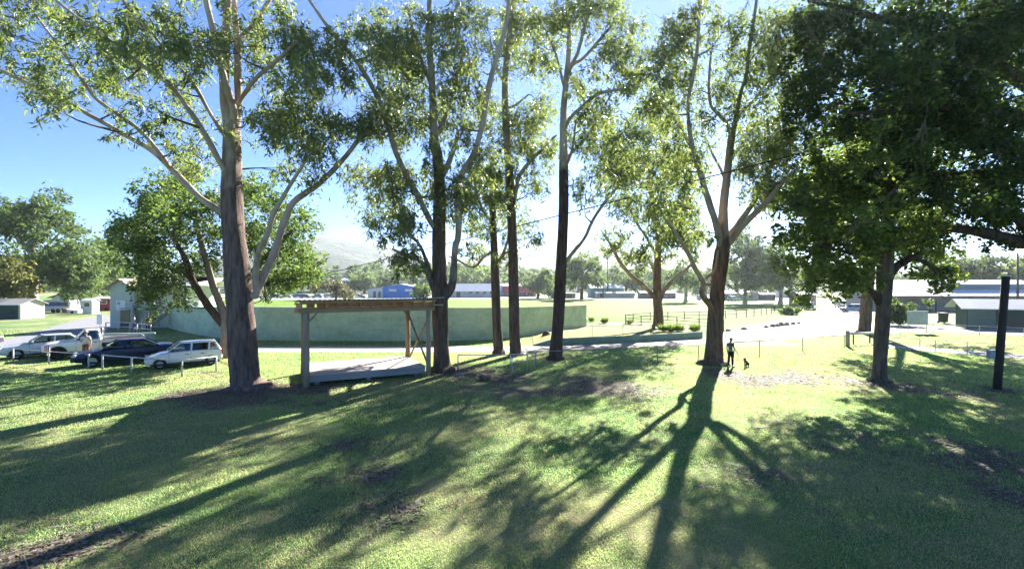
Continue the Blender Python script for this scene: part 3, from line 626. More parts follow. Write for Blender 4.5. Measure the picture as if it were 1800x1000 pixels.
LITTER = leaf_mat('dry_leaf', [(.09,.06,.04), (.14,.10,.07), (.20,.16,.12), (.27,.23,.19), (.07,.045,.03)], (.2,.14,.08), .15, .7)
def litter(n):
    k = rng.integers(0, len(SP_), n); gx = np.array([g.x for g, _, _ in SP_]); gy = np.array([g.y for g, _, _ in SP_]); gr = np.array([r for _, r, _ in SP_])
    X = gx[k]+rng.normal(size=n)*gr[k]*.8; Y = gy[k]+rng.normal(size=n)*gr[k]*.6
    keep = rng.random(n) < np.clip(bare_at(X, Y)+.12, 0, 1); X, Y = X[keep], Y[keep]; n = len(X)
    a = rng.random(n)*6.283; L = .035+.055*rng.random(n); W = .012+.02*rng.random(n)
    z = .006+.012*rng.random(n); tz = rng.normal(size=n)*.012
    d = np.stack([np.cos(a), np.sin(a), tz], 1); s = np.stack([-np.sin(a), np.cos(a), rng.normal(size=n)*.3], 1)
    p = np.stack([X, Y, z+.01], 1)
    q = np.stack([p-d*L[:, None], p+s*W[:, None], p+d*L[:, None], p-s*W[:, None]], 1).reshape(-1, 3)
    q[:, 2] = np.maximum(q[:, 2], .003)
    k = rng.integers(0, len(SP_), 420); X = gx[k]+rng.normal(size=420)*gr[k]*1.1; Y = gy[k]+rng.normal(size=420)*gr[k]*.9
    a = rng.random(420)*6.283; L = .10+.28*rng.random(420)**2; W = .008+.012*rng.random(420)
    d = np.stack([np.cos(a), np.sin(a), rng.normal(size=420)*.05], 1); s = np.stack([-np.sin(a), np.cos(a), np.zeros(420)], 1); p = np.stack([X, Y, np.full(420, .035)], 1)
    q2 = np.stack([p-d*L[:, None]-s*W[:, None], p-d*L[:, None]+s*W[:, None], p+d*L[:, None]+s*W[:, None], p+d*L[:, None]-s*W[:, None]], 1).reshape(-1, 3)
    q = np.vstack([q, q2])
    return npmesh('leaf_litter', q, np.arange(len(q)).reshape(-1, 4), LITTER)
tag(litter(22000), 'dry brown and grey leaf litter scattered round the tree feet', 'leaf litter', kind='stuff')

# ---------------------------------------------------------------- hills and the wooded slope
def ridge(name, D, depth, prof, mat, seed, nxk=150, nyk=26, rough=1.0):
    r = np.random.default_rng(seed); px = np.array([p[0] for p in prof]); py = np.array([p[1] for p in prof])
    vs = []; 
    for j in range(nyk):
        t = j/(nyk-1); d = D+depth*(t-1)
        for i in range(nxk):
            x = px[0]+(px[-1]-px[0])*i/(nxk-1)
            top = (CY-np.interp(x, px, py))/F*D+H
            s = math.sin(t*math.pi/2)**1.25
            X = (x-CX)/F*D; n = (fbm(np.array([X*.012+seed]), np.array([d*.012]), 5)[0]-.5)
            z = top*s+n*top*.34*rough*math.sin(math.pi*min(t*1.02, 1))+n*5*t-1.5*(1-t)
            vs.append((X, d+n*30, z))
    i0 = (np.arange(nyk-1)[:, None]*nxk+np.arange(nxk-1)[None, :]).ravel()
    back = len(vs); base = [( (px[0]+(px[-1]-px[0])*i/(nxk-1)-CX)/F*D, D+depth*.8, -1.0) for i in range(nxk)]
    vs += base; i1 = (nyk-1)*nxk+np.arange(nxk-1); i2 = back+np.arange(nxk-1)
    Fc = np.concatenate([np.stack([i0, i0+1, i0+1+nxk, i0+nxk], 1), np.stack([i1, i1+1, i2+1, i2], 1)])
    o = npmesh(name, np.array(vs), Fc, mat, None, True); o['kind'] = 'structure'; return o
FOREST = pm('forest_slope', (.06,.085,.05), (.025,.04,.025), .05, .95, 1.0, dist=6)
ridge('mountain', 1250, 520, [(300,478),(420,462),(500,446),(545,430),(562,427),(585,421.5),(603,419.5),(622,424),(645,429),(668,434.5),(692,438),(720,446),(760,456),(820,470),(900,482),(1000,490)], FOREST, 4)
ridge('hills', 1480, 560, [(640,470),(700,444),(760,452),(820,458),(880,444),(925,431),(960,426),(1000,431),(1050,440),(1120,446),(1200,458),(1300,466),(1420,470),(1560,474),(1720,480),(1900,488)], FOREST, 9)
ridge('wooded_rise', 420, 190, [(420,494),(520,484),(580,476),(640,474),(720,478),(800,473),(880,478),(960,484),(1040,487),(1150,484),(1260,487),(1400,490),(1520,493)], FOREST, 14, 120, 16, .6)
def woodland(n):
    C, Rr, Nn = [], [], []
    for _ in range(n):
        px = rng.uniform(-500, 2500); D = rng.uniform(255, 430); t = (D-230)/190
        top = np.interp(px, [420,520,640,800,960,1150,1500], [494,484,474,473,484,484,492])
        z = max(0, (CY-top)/F*420*math.sin(min(1, max(0, t))*math.pi/2)**1.25)
        X = (px-CX)/F*D; hgt = rng.uniform(5, 10)
        for k in range(3):
            C.append(np.array((X+rng.normal()*2.4, D+rng.normal()*2, z+hgt*(.35+.28*k)))); r = rng.uniform(1.9, 3.4); Rr.append(r); Nn.append(int(9*r*r))
    V, Fc = leaf_cloud(C, Rr, Nn, 1.9, 1.2, .1, rng); return npmesh('woodland', V, Fc, LEAF_FAR)
tag(woodland(1100), 'hazy mass of bush covering the rise below the mountain', 'woodland', kind='stuff')

# ---------------------------------------------------------------- curved block wall and raised bed
def block_mat(name, c, mortar, bw=.4, bh=.2, stain=(.5,.42,.34)):
    m, nt, out = nodes_of(name)
    b = N(nt, 'ShaderNodeBsdfPrincipled'); b.inputs['Roughness'].default_value = .85; b.inputs['Specular IOR Level'].default_value = .2
    uv = N(nt, 'ShaderNodeUVMap'); uv.uv_map = 'UVMap'
    br = N(nt, 'ShaderNodeTexBrick'); br.inputs['Scale'].default_value = 1; br.inputs['Brick Width'].default_value = bw; br.inputs['Row Height'].default_value = bh
    br.inputs['Mortar Size'].default_value = .008; br.inputs['Color1'].default_value = c4(c); br.inputs['Color2'].default_value = c4(tuple(x*.9 for x in c)); br.inputs['Mortar'].default_value = c4(mortar)
    nt.links.new(uv.outputs['UV'], br.inputs['Vector'])
    n1 = tex(nt, .55, (1,1,1.6), 6, .65); st = ramp(nt, n1.outputs['Fac'], [(.3, (.72,.74,.70)), (.55, (1,1,1)), (.75, (1.1,1.12,1.08))])
    n2 = tex(nt, 3.5, (1,1,.35), 6, .7); s2 = ramp(nt, n2.outputs['Fac'], [(.32, (.8,.8,.76)), (.5, (1,1,1))])
    cc = mixc(nt, 1.0, br.outputs['Color'], st.outputs['Color'], 'MULTIPLY'); cc = mixc(nt, .8, cc, s2.outputs['Color'], 'MULTIPLY')
    nt.links.new(cc, b.inputs['Base Color']); bumped(nt, b, br.outputs['Fac'], -.4, .01)
    nt.links.new(b.outputs['BSDF'], out.inputs['Surface']); return m
WALLG = block_mat('green_painted_block', (.46,.57,.41), (.36,.46,.33))
def ribbon_wall(name, line, zb, zt, th, mat, parent=None):
    "line: ground points; zt per point; outer face towards the camera"
    L = [Vector((x, y, 0)) for x, y in line]; n = len(L); nr = []
    for i in range(n):
        d = (L[min(i+1, n-1)]-L[max(i-1, 0)]).normalized(); nr.append(Vector((-d.y, d.x, 0)))
    off = root_loc(parent) if parent else Vector((0,0,0))
    vs = []; u = [0]
    for i in range(n):
        if i: u.append(u[-1]+(L[i]-L[i-1]).length)
        b = L[i]+nr[i]*th
        vs += [L[i]+Vector((0,0,zb)), L[i]+Vector((0,0,zt[i])), b+Vector((0,0,zt[i])), b+Vector((0,0,zb))]
    fs = []; uvs = []
    for i in range(n-1):
        a = 4*i; c = 4*(i+1)
        for k in range(3):
            fs.append((a+k, c+k, c+k+1, a+k+1))
            vv = [(zb, zt), (zt[i] if False else 0, th), (zt, zb)][k]
            if k == 1: uvs.append([(u[i], .01), (u[i+1], .01), (u[i+1], .15), (u[i], .15)])
            elif k == 0: uvs.append([(u[i], zb), (u[i+1], zb), (u[i+1], zt[i+1]), (u[i], zt[i])])
            else: uvs.append([(u[i], zt[i]), (u[i+1], zt[i+1]), (u[i+1], zb), (u[i], zb)])
    fs.append((0, 1, 2, 3)); uvs.append([(0, zb), (0, zt[0]), (th, zt[0]), (th, zb)])
    a = 4*(n-1); fs.append((a+3, a+2, a+1, a)); uvs.append([(th, zb), (th, zt[-1]), (0, zt[-1]), (0, zb)])
    me = bpy.data.meshes.new(name); me.from_pydata([tuple(v-off) for v in vs], [], fs)
    uvl = me.uv_layers.new(name='UVMap'); flat = [q for f in uvs for q in f]
    for l, q in zip(uvl.data, flat): l.uv = q
    import bmesh
    bm = bmesh.new(); bm.from_mesh(me); bmesh.ops.recalc_face_normals(bm, faces=bm.faces); bm.to_mesh(me); bm.free()
    me.materials.append(mat); o = bpy.data.objects.new(name, me); COL.objects.link(o)
    if parent: o.parent = parent
    return o
wl = smooth_line([tuple(G(px, py).xy) for px, py in [(297,577),(345,588),(400,595),(480,598.5),(640,599.5),(800,599),(900,594),(960,585),(1031,574)]], 8)
wt = np.interp(np.linspace(0, 1, len(wl)), [0, .12, .3, .6, .8, 1], [2.05, 2.5, 2.72, 2.68, 2.55, 2.30])
wroot = thing('block_wall', (wl[32][0], wl[32][1], 0), 'long curved green painted block wall behind the timber shelter', 'wall')
ribbon_wall('wall', wl, -.1, wt, .2, WALLG, wroot)
ribbon_wall('coping', [(x, y-.02) for x, y in wl], 0, wt, .24, WALLG, wroot)
cop = [o for o in wroot.children if o.name.startswith('coping')][0]
for i, v in enumerate(cop.data.vertices):
    if i % 4 in (0, 3): v.co.z = wt[i//4]-.06
    else: v.co.z += .05
# stains left on the paint
st = MB()
for px, py in [(563,565),(657,558)]:
    p = P(px, py, 40.0)
ramp_top = pm('bed_grass', (.17,.19,.06), (.30,.27,.12), 4, .95, .4, spec=.05)
bl = smooth_line([tuple(G(px, py).xy) for px, py in [(938,608),(985,606.5),(1060,603.5),(1150,599.5),(1235,594.5)]], 8)
bt = np.interp(np.linspace(0, 1, len(bl)), [0, .16, .3, 1], [.10, .42, .52, .55])
bed = thing('garden_bed', (bl[16][0], bl[16][1], 0), 'long low raised garden bed with a green painted curved front wall', 'garden bed')
ribbon_wall('front_wall', bl, -.1, bt, .22, block_mat('bed_block', (.22,.33,.26), (.18,.27,.21)), bed)
bx, by_ = bl[-1]
ribbon_wall('end_wall', [(bx+.004, by_+.225), (bx+.1, by_+2.2), (bx-.4, by_+4.4)], -.1, [.545, .4, .12], .22, block_mat('bed_end_block', (.42,.46,.40), (.34,.38,.33)), bed)
soil = MB(); top = []
for i in range(len(bl)): top.append((bl[i][0], bl[i][1]+.2, bt[i]-.05))
mid = [(x*1.04+.1, y+6, max(.02, z-.12)) for x, y, z in top]; bk = [(x*1.1, y+12.5, -.02) for x, y, z in top]
n = len(top); soil.add(top+mid+bk, [(i, i+1, n+i+1, n+i) for i in range(n-1)]+[(n+i, n+i+1, 2*n+i+1, 2*n+i) for i in range(n-1)], True)
soil.build('bed_soil', ramp_top, bed)

# ---------------------------------------------------------------- timber shelter
WOOD = pm('weathered_timber', (.36,.25,.15), (.19,.12,.07), 5, .85, .4, stretch=(1,1,.15))
WOODH = pm('weathered_beam', (.48,.31,.16), (.27,.165,.085), 4, .85, .35, stretch=(.2,.2,2))
WOODGREY = pm('grey_log', (.42,.32,.22), (.24,.18,.12), 6, .9, .5, stretch=(1,1,.12))
DECK = pm('deck_boards', (.58,.48,.40), (.42,.34,.28), 3, .8, .2, stretch=(.3,3,1))
DECKF = pm('deck_fascia', (.33,.32,.31), (.22,.21,.20), 4, .85, .3, stretch=(.2,.2,2))
GALV = pm('galvanised_pipe', (.55,.56,.56), (.42,.43,.43), 8, .45, metal=.6)
FL = G(538,680); FR = G(753,661)
fx = (FR-FL).normalized(); fy = Vector((-fx.y, fx.x, 0)); WS = (FR-FL).length; DS = 3.7
sh = thing('timber_shelter', (FL+FR)/2+fy*DS/2, 'open flat roofed timber shelter of log posts over a low pale platform', 'shelter')
def S(a, b, z): return FL+fx*a+fy*b+Vector((0,0,z))
ZR = 3.31; SL = -.050                                   # the roof falls a little to the rear
def SR_(a, b, z): return S(a, b, ZR+z+SL*b)
for (a, b, mt, r) in ((0,0,WOODGREY,.145),(WS,0,WOODGREY,.12),(.12,DS-.1,WOOD,.13),(WS-.1,DS-.1,WOOD,.13)):
    zt = ZR+SL*b
    m = MB(); m.tube([S(a,b,-.1), S(a+.01,b,1.2), S(a,b+.01,2.4), S(a,b,zt)], [r*1.05, r, r*.97, r*.93], 12, fn=lambda q, i: 1+.03*math.sin(3*q+i)); m.build('post', mt, sh)
for b in (0, DS-.1):
    m = MB(); m.bar(SR_(-.32,b,.10), SR_(WS+.32,b,.10), .12, .20); m.build('beam', WOODH, sh, bevel=.012)
nj = 13
for i in range(nj):
    a = -.2+(WS+.4)*i/(nj-1); m = MB(); m.bar(SR_(a,-.35,.32), SR_(a,DS+.25,.32), .055, .235); m.build('rafter', WOODH, sh)
m = MB(); m.bar(SR_(-.3,-.385,.485), SR_(WS+.3,-.385,.485), .04, .085); m.bar(SR_(-.3,DS+.28,.485), SR_(WS+.3,DS+.28,.485), .04, .08); m.build('fascia', WOODH, sh)
cor = []; nc = 150
for i in range(nc+1):
    a = -.36+(WS+.72)*i/nc; h = .022*math.sin(i*2*math.pi/5); cor.append((a, h))
vs = [SR_(a, b, .565+h+t) for t in (0, .006) for b in (-.5, DS+.4) for a, h in cor]; k = nc+1
fs = [(i, i+1, k+i+1, k+i) for i in range(nc)]+[(2*k+i, 3*k+i, 3*k+i+1, 2*k+i+1) for i in range(nc)]+[(i, 2*k+i, 2*k+i+1, i+1) for i in range(nc)]+[(k+i, k+i+1, 3*k+i+1, 3*k+i) for i in range(nc)]
MB().add(vs, fs, True).build('roof_sheet', pm('corrugated_iron', (.13,.15,.18), (.08,.08,.09), 2, .7), sh)
m = MB(); m.tube([S(-.9,-.10,ZR+.225), S(-.3,-.10,ZR+.225), S(WS*.5,-.10,ZR+.24), S(WS+.75,-.10,ZR+.26)], .022, 8); m.build('conduit', GALV, sh)
m = MB(); m.tube([S(WS-.1,-.42,ZR+.61), S(WS+.7,-.42,ZR+.64)], .02, 8); m.build('conduit', GALV, sh)
m = MB(); m.bar(S(WS-.02,.1,.62), S(WS-.08,DS-.2,2.9), .035, .09, (1,0,0)); m.build('brace', WOOD, sh)
m = MB(); m.bar(S(WS+.04,.12,2.9), S(WS-.02,DS-.2,.5), .035, .09, (1,0,0)); m.build('brace', WOOD, sh)
for a, b, da in ((.45,.02,-1),(.5,DS-.1,-1),(WS-.5,DS-.1,1)):
    m = MB(); m.bar(S(a,b,ZR-.02), S(a+da*.36,b,ZR-.42), .07, .07); m.build('knee_brace', WOOD, sh)
pf = MB(); pf.prism([S(.13,.07,.47), S(WS-.11,.07,.47), S(WS-.11,DS+.1,.47), S(.13,DS+.1,.47)], (0,0,.05)); pf.build('platform_top', DECK, sh, bevel=.008)
pf = MB(); pf.bar(S(.15,.12,.315), S(WS-.14,.12,.315), .06, .30); pf.build('platform_fascia', DECKF, sh, bevel=.008)
pf = MB(); pf.bar(S(.19,.16,.315), S(.19,DS+.04,.315), .06, .30); pf.bar(S(WS-.2,.16,.315), S(WS-.2,DS+.04,.315), .06, .30); pf.bar(S(.22,DS+.03,.315), S(WS-.23,DS+.03,.315), .06, .30)
for q in (1.2, 2.4): pf.bar(S(.25,q,.35), S(WS-.25,q,.35), .1, .22)
pf.build('platform_frame', DECKF, sh)
pf = MB()
for q in (.5, WS*.5, WS-.5):
    for b in (.4, DS-.4): pf.box(S(q,b,.08), (.2,.2,.24))
pf.build('footing', DECKF, sh)

# ---------------------------------------------------------------- rails and fences
def rail_fence(name, label, cat, posts, rails, h, mat, pr=.03, rr=.028, group=None, square=False, heights=None, gz=0.0, sides=8, extra=None):
    pts = [G(px, py, gz) for px, py in posts]; c = sum(pts, Vector())/len(pts)
    root = thing(name, Vector((c.x, c.y, gz)), label, cat, group)
    for i, p in enumerate(pts):
        hh = heights[i] if heights else h; m = MB()
        if square: m.box(p+Vector((0,0,hh/2-.03)), (pr*2, pr*2, hh+.06), rz=.3)
        else: m.tube([p+Vector((0,0,-.08)), p+Vector((0,0,hh*.5)), p+Vector((0,0,hh))], pr, sides)
        m.build('post', mat, root)
    for zr in rails:
        m = MB(); q = [p+Vector((0,-.0 if not square else -pr-.01,zr)) for p in pts]
        if extra: q = [p+Vector((0,0,zr)) for p in [G(*extra[0], gz)]]+q+[G(*extra[1], gz)+Vector((0,0,zr))]
        m.tube(q, rr, sides); m.build('rail', mat, root)
    return root
WPIPE = pm('white_rail_paint', (.62,.60,.56), (.42,.39,.34), 9, .6)
DARKW = pm('dark_post_timber', (.10,.08,.06), (.05,.04,.03), 8, .9)
RUST = pm('old_pipe', (.34,.29,.25), (.22,.18,.15), 9, .7, metal=.2)
YEL = pm('straw_rail', (.42,.33,.17), (.26,.2,.1), 9, .8)
rail_fence('parking_rail', 'white single rail barrier in front of the navy sedan and white hatchback', 'rail', [(180,650),(231,655),(320,662),(380,653)], [.80], .82, WPIPE, .045, .035)
rail_fence('parking_rail', 'thin white rail on posts in front of the silver car at the lawn edge', 'rail', [(23,635),(86,640),(156,647)], [.74], .78, WPIPE, .045, .02)
rail_fence('pipe_rail', 'grey pipe handrail crossing the bare ground below the slim gums', 'rail', [(805,651),(897,651),(939,647)], [.84], .84, GALV, .03, .026)
rail_fence('pipe_rail', 'short grey double pipe rail set in front of the slim gums', 'rail', [(900,655),(927,650)], [.84,.50], .84, GALV, .03, .022)
rail_fence('pipe_rail', 'rusty pipe rail running behind the stocking bark gum towards the person', 'rail', [(942,645),(1053,640),(1156,635.5),(1228,632)], [.86], .86, RUST, .026, .024)
rail_fence('pipe_rail', 'rusty pipe rail running from the person to the white gate post', 'rail', [(1290,627),(1335,623.5),(1411,617.5),(1484,611)], [.92], .92, RUST, .028, .026)
gp = thing('gate_post', G(1490,609.5), 'stout pale timber gate post at the end of the rusty rail', 'post')
m = MB(); m.tube([gp.location+Vector((0,0,-.1)), gp.location+Vector((0,0,1.14)), gp.location+Vector((.0,0,1.2))], [.145,.14,.11], 12); m.build('shaft', pm('pale_timber', (.50,.44,.36), (.33,.28,.22), 6, .85, .3, stretch=(1,1,.2)), gp)
gb = thing('gate_beam', G(1512,604), 'white log rail lying low between the pale gate post and the tree', 'rail')
m = MB(); m.tube([G(1494,606)+Vector((0,0,.85)), G(1532,603)+Vector((0,0,.80))], .085, 10); m.build('beam', pm('white_log', (.66,.62,.57), (.48,.44,.40), 5, .8, .2), gb)
m = MB(); 
for px, py in ((1500,605.5),(1529,603.2)): m.tube([G(px,py)+Vector((0,0,-.05)), G(px,py)+Vector((0,0,.8))], .05, 8)
m.build('leg', DARKW, gb)
def wire_fence(label, posts, h, group=None):
    r = rail_fence('wire_fence', label, 'fence', posts, [h-.02, h*.55, .12], h, GALV, .025, .016, group)
    return r
wire_fence('thin grey pipe and wire fence along the concrete footpath on the sunny lawn', [(1562,612),(1617,615.5),(1644,618),(1700,622),(1760,627),(1815,631)], .80)
rail_fence('pipe_rail', 'white pipe rail along the gravel drive before the dark green hut', 'rail', [(1563,590),(1582,588),(1640,586),(1722,590),(1800,594)], [.86], .86, WPIPE, .03, .02)
rail_fence('pipe_rail', 'pipe handrail standing on the raised garden bed', 'rail', [(985,593),(1041,590.5),(1095,589),(1143,587)], [.80], .80, RUST, .022, .02, gz=.47)
rail_fence('paddock_fence', 'dark post and rail fence curving along the edge of the oval', 'fence', [(1099.5,568),(1113,567),(1143,563),(1174,563),(1203,562),(1229,561.5),(1252,561),(1275,560),(1294,559),(1312,557),(1325.5,555.5),(1338,554),(1347,552.5),(1356,551),(1362,549.5),(1368,548.5)], [1.0,.58], 1.08, DARKW, .055, .032, square=False)
rail_fence('paddock_fence', 'near yard fence with straw coloured rails behind the garden bed', 'fence', [(1100,569.5),(1127,571),(1190,574.5),(1229,578),(1272,582)], [1.05,.7,.35], 1.12, YEL, .06, .035)
# ---------------------------------------------------------------- buildings
GLASS = pm('dark_window', (.05,.065,.08), (.03,.04,.05), 2, .12, spec=.6)
WHITE = pm('white_paint', (.78,.77,.74), (.68,.67,.64), 3, .6)
def clad(name, c, pitch=.2, axis='Z', rough=.7, strength=.5, c2=None):
    "boards or ribs"
    m, nt, out = nodes_of(name); b = N(nt, 'ShaderNodeBsdfPrincipled'); b.inputs['Roughness'].default_value = rough; b.inputs['Specular IOR Level'].default_value = .25
    tc = N(nt, 'ShaderNodeTexCoord'); wv = N(nt, 'ShaderNodeTexWave', wave_type='BANDS', bands_direction=axis, wave_profile='SAW' if axis == 'Z' else 'SIN')
    wv.inputs['Scale'].default_value = .314/pitch; nt.links.new(tc.outputs['Object'], wv.inputs['Vector'])
    nz = tex(nt, 1.2, (1,1,1), 5, .6); r = ramp(nt, nz.outputs['Fac'], [(.3, c2 or tuple(x*.85 for x in c)), (.7, c)])
    r2 = ramp(nt, wv.outputs['Fac'], [(0, (.72,.72,.72)), (.12, (1,1,1))])
    nt.links.new(mixc(nt, 1.0, r.outputs['Color'], r2.outputs['Color'], 'MULTIPLY'), b.inputs['Base Color'])
    bumped(nt, b, wv.outputs['Fac'], strength, .02); nt.links.new(b.outputs['BSDF'], out.inputs['Surface']); return m
def house(name, label, cat, cx, cy, rz, w, d, h, rh, wallm, roofm, ridge='x', over=.35, wins=(), doors=(), group=None, roof_t=.09, winm=None, framem=None, z0=0.0, skill=False, base=None):
    "front faces -y; wins/doors: (x, z, w, h, face)"
    root = thing(name, (cx, cy, z0), label, cat, group, rz)
    m = MB(); a, b = w/2, d/2
    if skill: m.prism([(-a,-b,-.1),(-a,b,-.1),(-a,b,h+rh),(-a,-b,h)], (w,0,0))
    elif ridge == 'x': m.prism([(-a,-b,-.1),(-a,b,-.1),(-a,b,h),(-a,0,h+rh),(-a,-b,h)], (w,0,0))
    else: m.prism([(-a,-b,-.1),(a,-b,-.1),(a,-b,h),(0,-b,h+rh),(-a,-b,h)], (0,d,0))
    m.build('wall', wallm, root, True)
    m = MB(); t = roof_t; o = over
    if skill:
        s = rh/d; m.prism([(-a-o,-b-o,h-s*o+.01),(-a-o,b+o,h+rh+s*o+.01),(-a-o,b+o,h+rh+s*o+t),(-a-o,-b-o,h-s*o+t)], (w+2*o,0,0))
    elif ridge == 'x':
        s = rh/b
        m.prism([(-a-o,-b-o,h-s*o+.01),(-a-o,0,h+rh+.01),(-a-o,b+o,h-s*o+.01),(-a-o,b+o,h-s*o+t),(-a-o,0,h+rh+t),(-a-o,-b-o,h-s*o+t)], (w+2*o,0,0))
    else:
        s = rh/a
        m.prism([(-a-o,-b-o,h-s*o+.01),(0,-b-o,h+rh+.01),(a+o,-b-o,h-s*o+.01),(a+o,-b-o,h-s*o+t),(0,-b-o,h+rh+t),(-a-o,-b-o,h-s*o+t)], (0,d+2*o,0))
    m.build('roof', roofm, root, True)
    if not skill and ridge in 'xy' and h > 1.8:
        m = MB(); s = rh/(b if ridge == 'x' else a)
        if ridge == 'x': m.box((0,-b-o-.05,h-s*o+.03), (w+2*o,.09,.1)); m.build('gutter', WHITE, root, True)
        else: m.box((a+o+.05,0,h-s*o+.03), (.09,d+2*o,.1)); m.build('gutter', WHITE, root, True)
    def pos(x, z, f, off): 
        return {'f': (x,-b-off,z), 'r': (a+off,x,z), 'l': (-a-off,x,z)}[f]
    for (x, z, ww, hh, f) in wins:
        fr = MB(); sx = (ww+.12, .05, hh+.12) if f == 'f' else (.05, ww+.12, hh+.12)
        fr.box(pos(x, z, f, .02), sx); fo = fr.build('window', framem or WHITE, root, True)
        g = MB(); sx = (ww, .02, hh) if f == 'f' else (.02, ww, hh); g.box(pos(x, z, f, .046), sx); g.build('pane', winm or GLASS, fo, True)
    for (x, z, ww, hh, f) in doors:
        fr = MB(); sx = (ww, .06, hh) if f == 'f' else (.06, ww, hh); fr.box(pos(x, z, f, .022), sx); fr.build('door', winm or GLASS, root, True)
    return root
def at(px, D): return (px-CX)/F*D
GREENC = clad('pale_green_weatherboard', (.50,.55,.44), .18)
GREENL = clad('green_render', (.40,.47,.40), .4)
TAN = clad('tan_roof', (.50,.40,.30), .25, 'X', c2=(.42,.34,.26))
PALE_ROOF = clad('pale_metal_roof', (.72,.72,.72), .25, 'X', .45, c2=(.62,.62,.63))
# the clubhouse: gabled tower block in front, long block behind with a raised deck
cb = house('clubhouse', 'two storey pale green clubhouse with tan gable and a square white sign on its front', 'clubhouse', at(214.5,51)-.0, 53.5, 0, 2.5, 5, 4.35, .78, GREENC, TAN, 'y', .55,
      doors=[(.35,.95,1.0,1.9,'f')], framem=WHITE)
m = MB(); m.box((-cb.location.x+at(292,53.2), .9, 2.15), (6.9, 5.6, 4.5)); mo = m.build('long_wall', GREENC, cb, True)
m = MB(); m.prism([(1.36,-2.3,4.42),(1.36,.9,5.25),(1.36,4.1,4.42),(1.36,4.1,4.5),(1.36,.9,5.34),(1.36,-2.3,4.5)], (7.6,0,0)); m.build('long_roof', PALE_ROOF, cb, True)
x0 = at(214.5, 51)
for (px, w_, h_, zc) in ((276,.75,.95,3.6),):
    f = MB(); f.box((at(px,51.6)-x0, -1.92, zc), (w_+.14,.05,h_+.14)); fo = f.build('window', WHITE, cb, True); g = MB(); g.box((at(px,51.6)-x0,-1.955,zc), (w_,.02,h_)); g.build('pane', GLASS, fo, True)
f = MB(); f.box((at(311,51.6)-x0,-1.925,3.22), (.85,.06,2.0)); f.build('door', GLASS, cb, True)
f = MB(); f.box((at(318,51.6)-x0,-1.945,3.22), (.10,.08,2.1)); f.box((at(304.5,51.6)-x0,-1.945,3.22), (.10,.08,2.1)); f.box((at(311.3,51.6)-x0,-1.945,4.3), (.92,.08,.1)); f.build('door_frame', WHITE, cb, True)
f = MB(); f.tube([(1.33,-2.56,.1),(1.33,-2.56,4.2)], .045, 8); f.build('downpipe', GREENL, cb, True)
f = MB(); f.box((at(292,52)-x0, -2.55, 2.1), (7.4, 1.2, .16)); f.build('deck', GREENL, cb, True)
f = MB()
for px in (240, 262, 285): f.box((at(px,51)-x0, -3.05, 1.0), (.12,.12,2.06))
f.build('deck_post', GREENL, cb, True)
f = MB(); xr = at(300, 50.2)-x0
for k in range(9): f.box((xr-.28*k, -3.6, 2.0-.22*k), (.32, 1.0, .05))
f.bar((xr+.1,-4.1,2.05), (xr-2.35,-4.1,.1), .05, .22); f.bar((xr+.1,-3.1,2.05), (xr-2.35,-3.1,.1), .05, .22); f.build('stair', pm('stair_timber', (.40,.38,.32), None, 5, .8), cb, True)
f = MB()
for off in (.95, .55): f.tube([(xr+.1,-4.14,2.05+off), (xr-2.35,-4.14,.1+off)], .035, 6)
f.tube([(xr+.1,-4.14,1.9),(xr+.1,-4.14,3.02)], .045, 6); f.tube([(xr-2.35,-4.14,0),(xr-2.35,-4.14,1.05)], .045, 6); f.build('stair_rail', WHITE, cb, True)
f = MB(); f.box((.35-.42,-2.56,2.42), (1.0,.05,1.02)); so = f.build('sign', WHITE, cb, True)
f = MB(); f.lathe([(.15,-2.59),(.15,-2.60),(.09,-2.60),(.09,-2.59)], 20, (-.27,0,2.62), 'Y'); f.build('emblem', pm('emblem_ink', (.05,.06,.07), None, 5, .6), so, True)
ac = thing('air_conditioner', (at(345,50.6), 50.6, 2.2), 'white air conditioner outdoor unit sitting by the clubhouse above the curved wall', 'air conditioner')
m = MB(); m.box((0,0,.36), (1.0,.38,.70)); m.build('case', WHITE, ac, True, .02)
m = MB(); m.lathe([(.27,-.20),(.27,-.215),(.22,-.215),(.22,-.205),(.05,-.205),(.05,-.215),(.005,-.215)], 20, (.05,0,.37), 'Y'); m.build('fan_grille', pm('grille_grey', (.16,.17,.18), None, 5, .6), ac, True)
m = MB(); m.box((-.4,0,-1.1), (.08,.3,2.24)); m.box((.4,0,-1.1), (.08,.3,2.24)); m.build('bracket', GALV, ac, True)
# ramp railing, low retaining wall, entry sign
rl = [G(px, py) for px, py in [(186,584),(208,583.5),(228,584),(241,586),(265,589)]]
rr = thing('ramp_railing', (rl[2].x, rl[2].y, 0), 'white two bar ramp railing in front of the green clubhouse', 'railing')
for p in rl: m = MB(); m.tube([p-Vector((0,0,.05)), p+Vector((0,0,.95))], .05, 8); m.build('post', WPIPE, rr)
for z in (.93, .5): m = MB(); m.tube([p+Vector((0,0,z)) for p in rl], .04, 8); m.build('rail', WPIPE, rr)
lw = [tuple(G(px, py).xy) for px, py in [(120,605),(182,600),(240,598.5),(272,597.5)]]; lwl = smooth_line(lw, 5)
lo = thing('low_wall', (lw[2][0], lw[2][1], 0), 'low pale concrete retaining wall behind the white ute', 'wall')
ribbon_wall('wall', lwl, -.1, [.62]*len(lwl), .22, block_mat('concrete_block', (.40,.46,.42), (.32,.37,.34)), lo)
sg = thing('sign', G(176,589), 'white upright sign on a single post beside the asphalt road', 'sign')
p = sg.location; m = MB(); m.tube([p-Vector((0,0,.1)), p+Vector((0,0,2.0))], .035, 8); m.build('post', GALV, sg)
m = MB(); m.box(p+Vector((0,-.06,1.45)), (.50,.03,.92)); m.build('panel', WHITE, sg, bevel=.01)
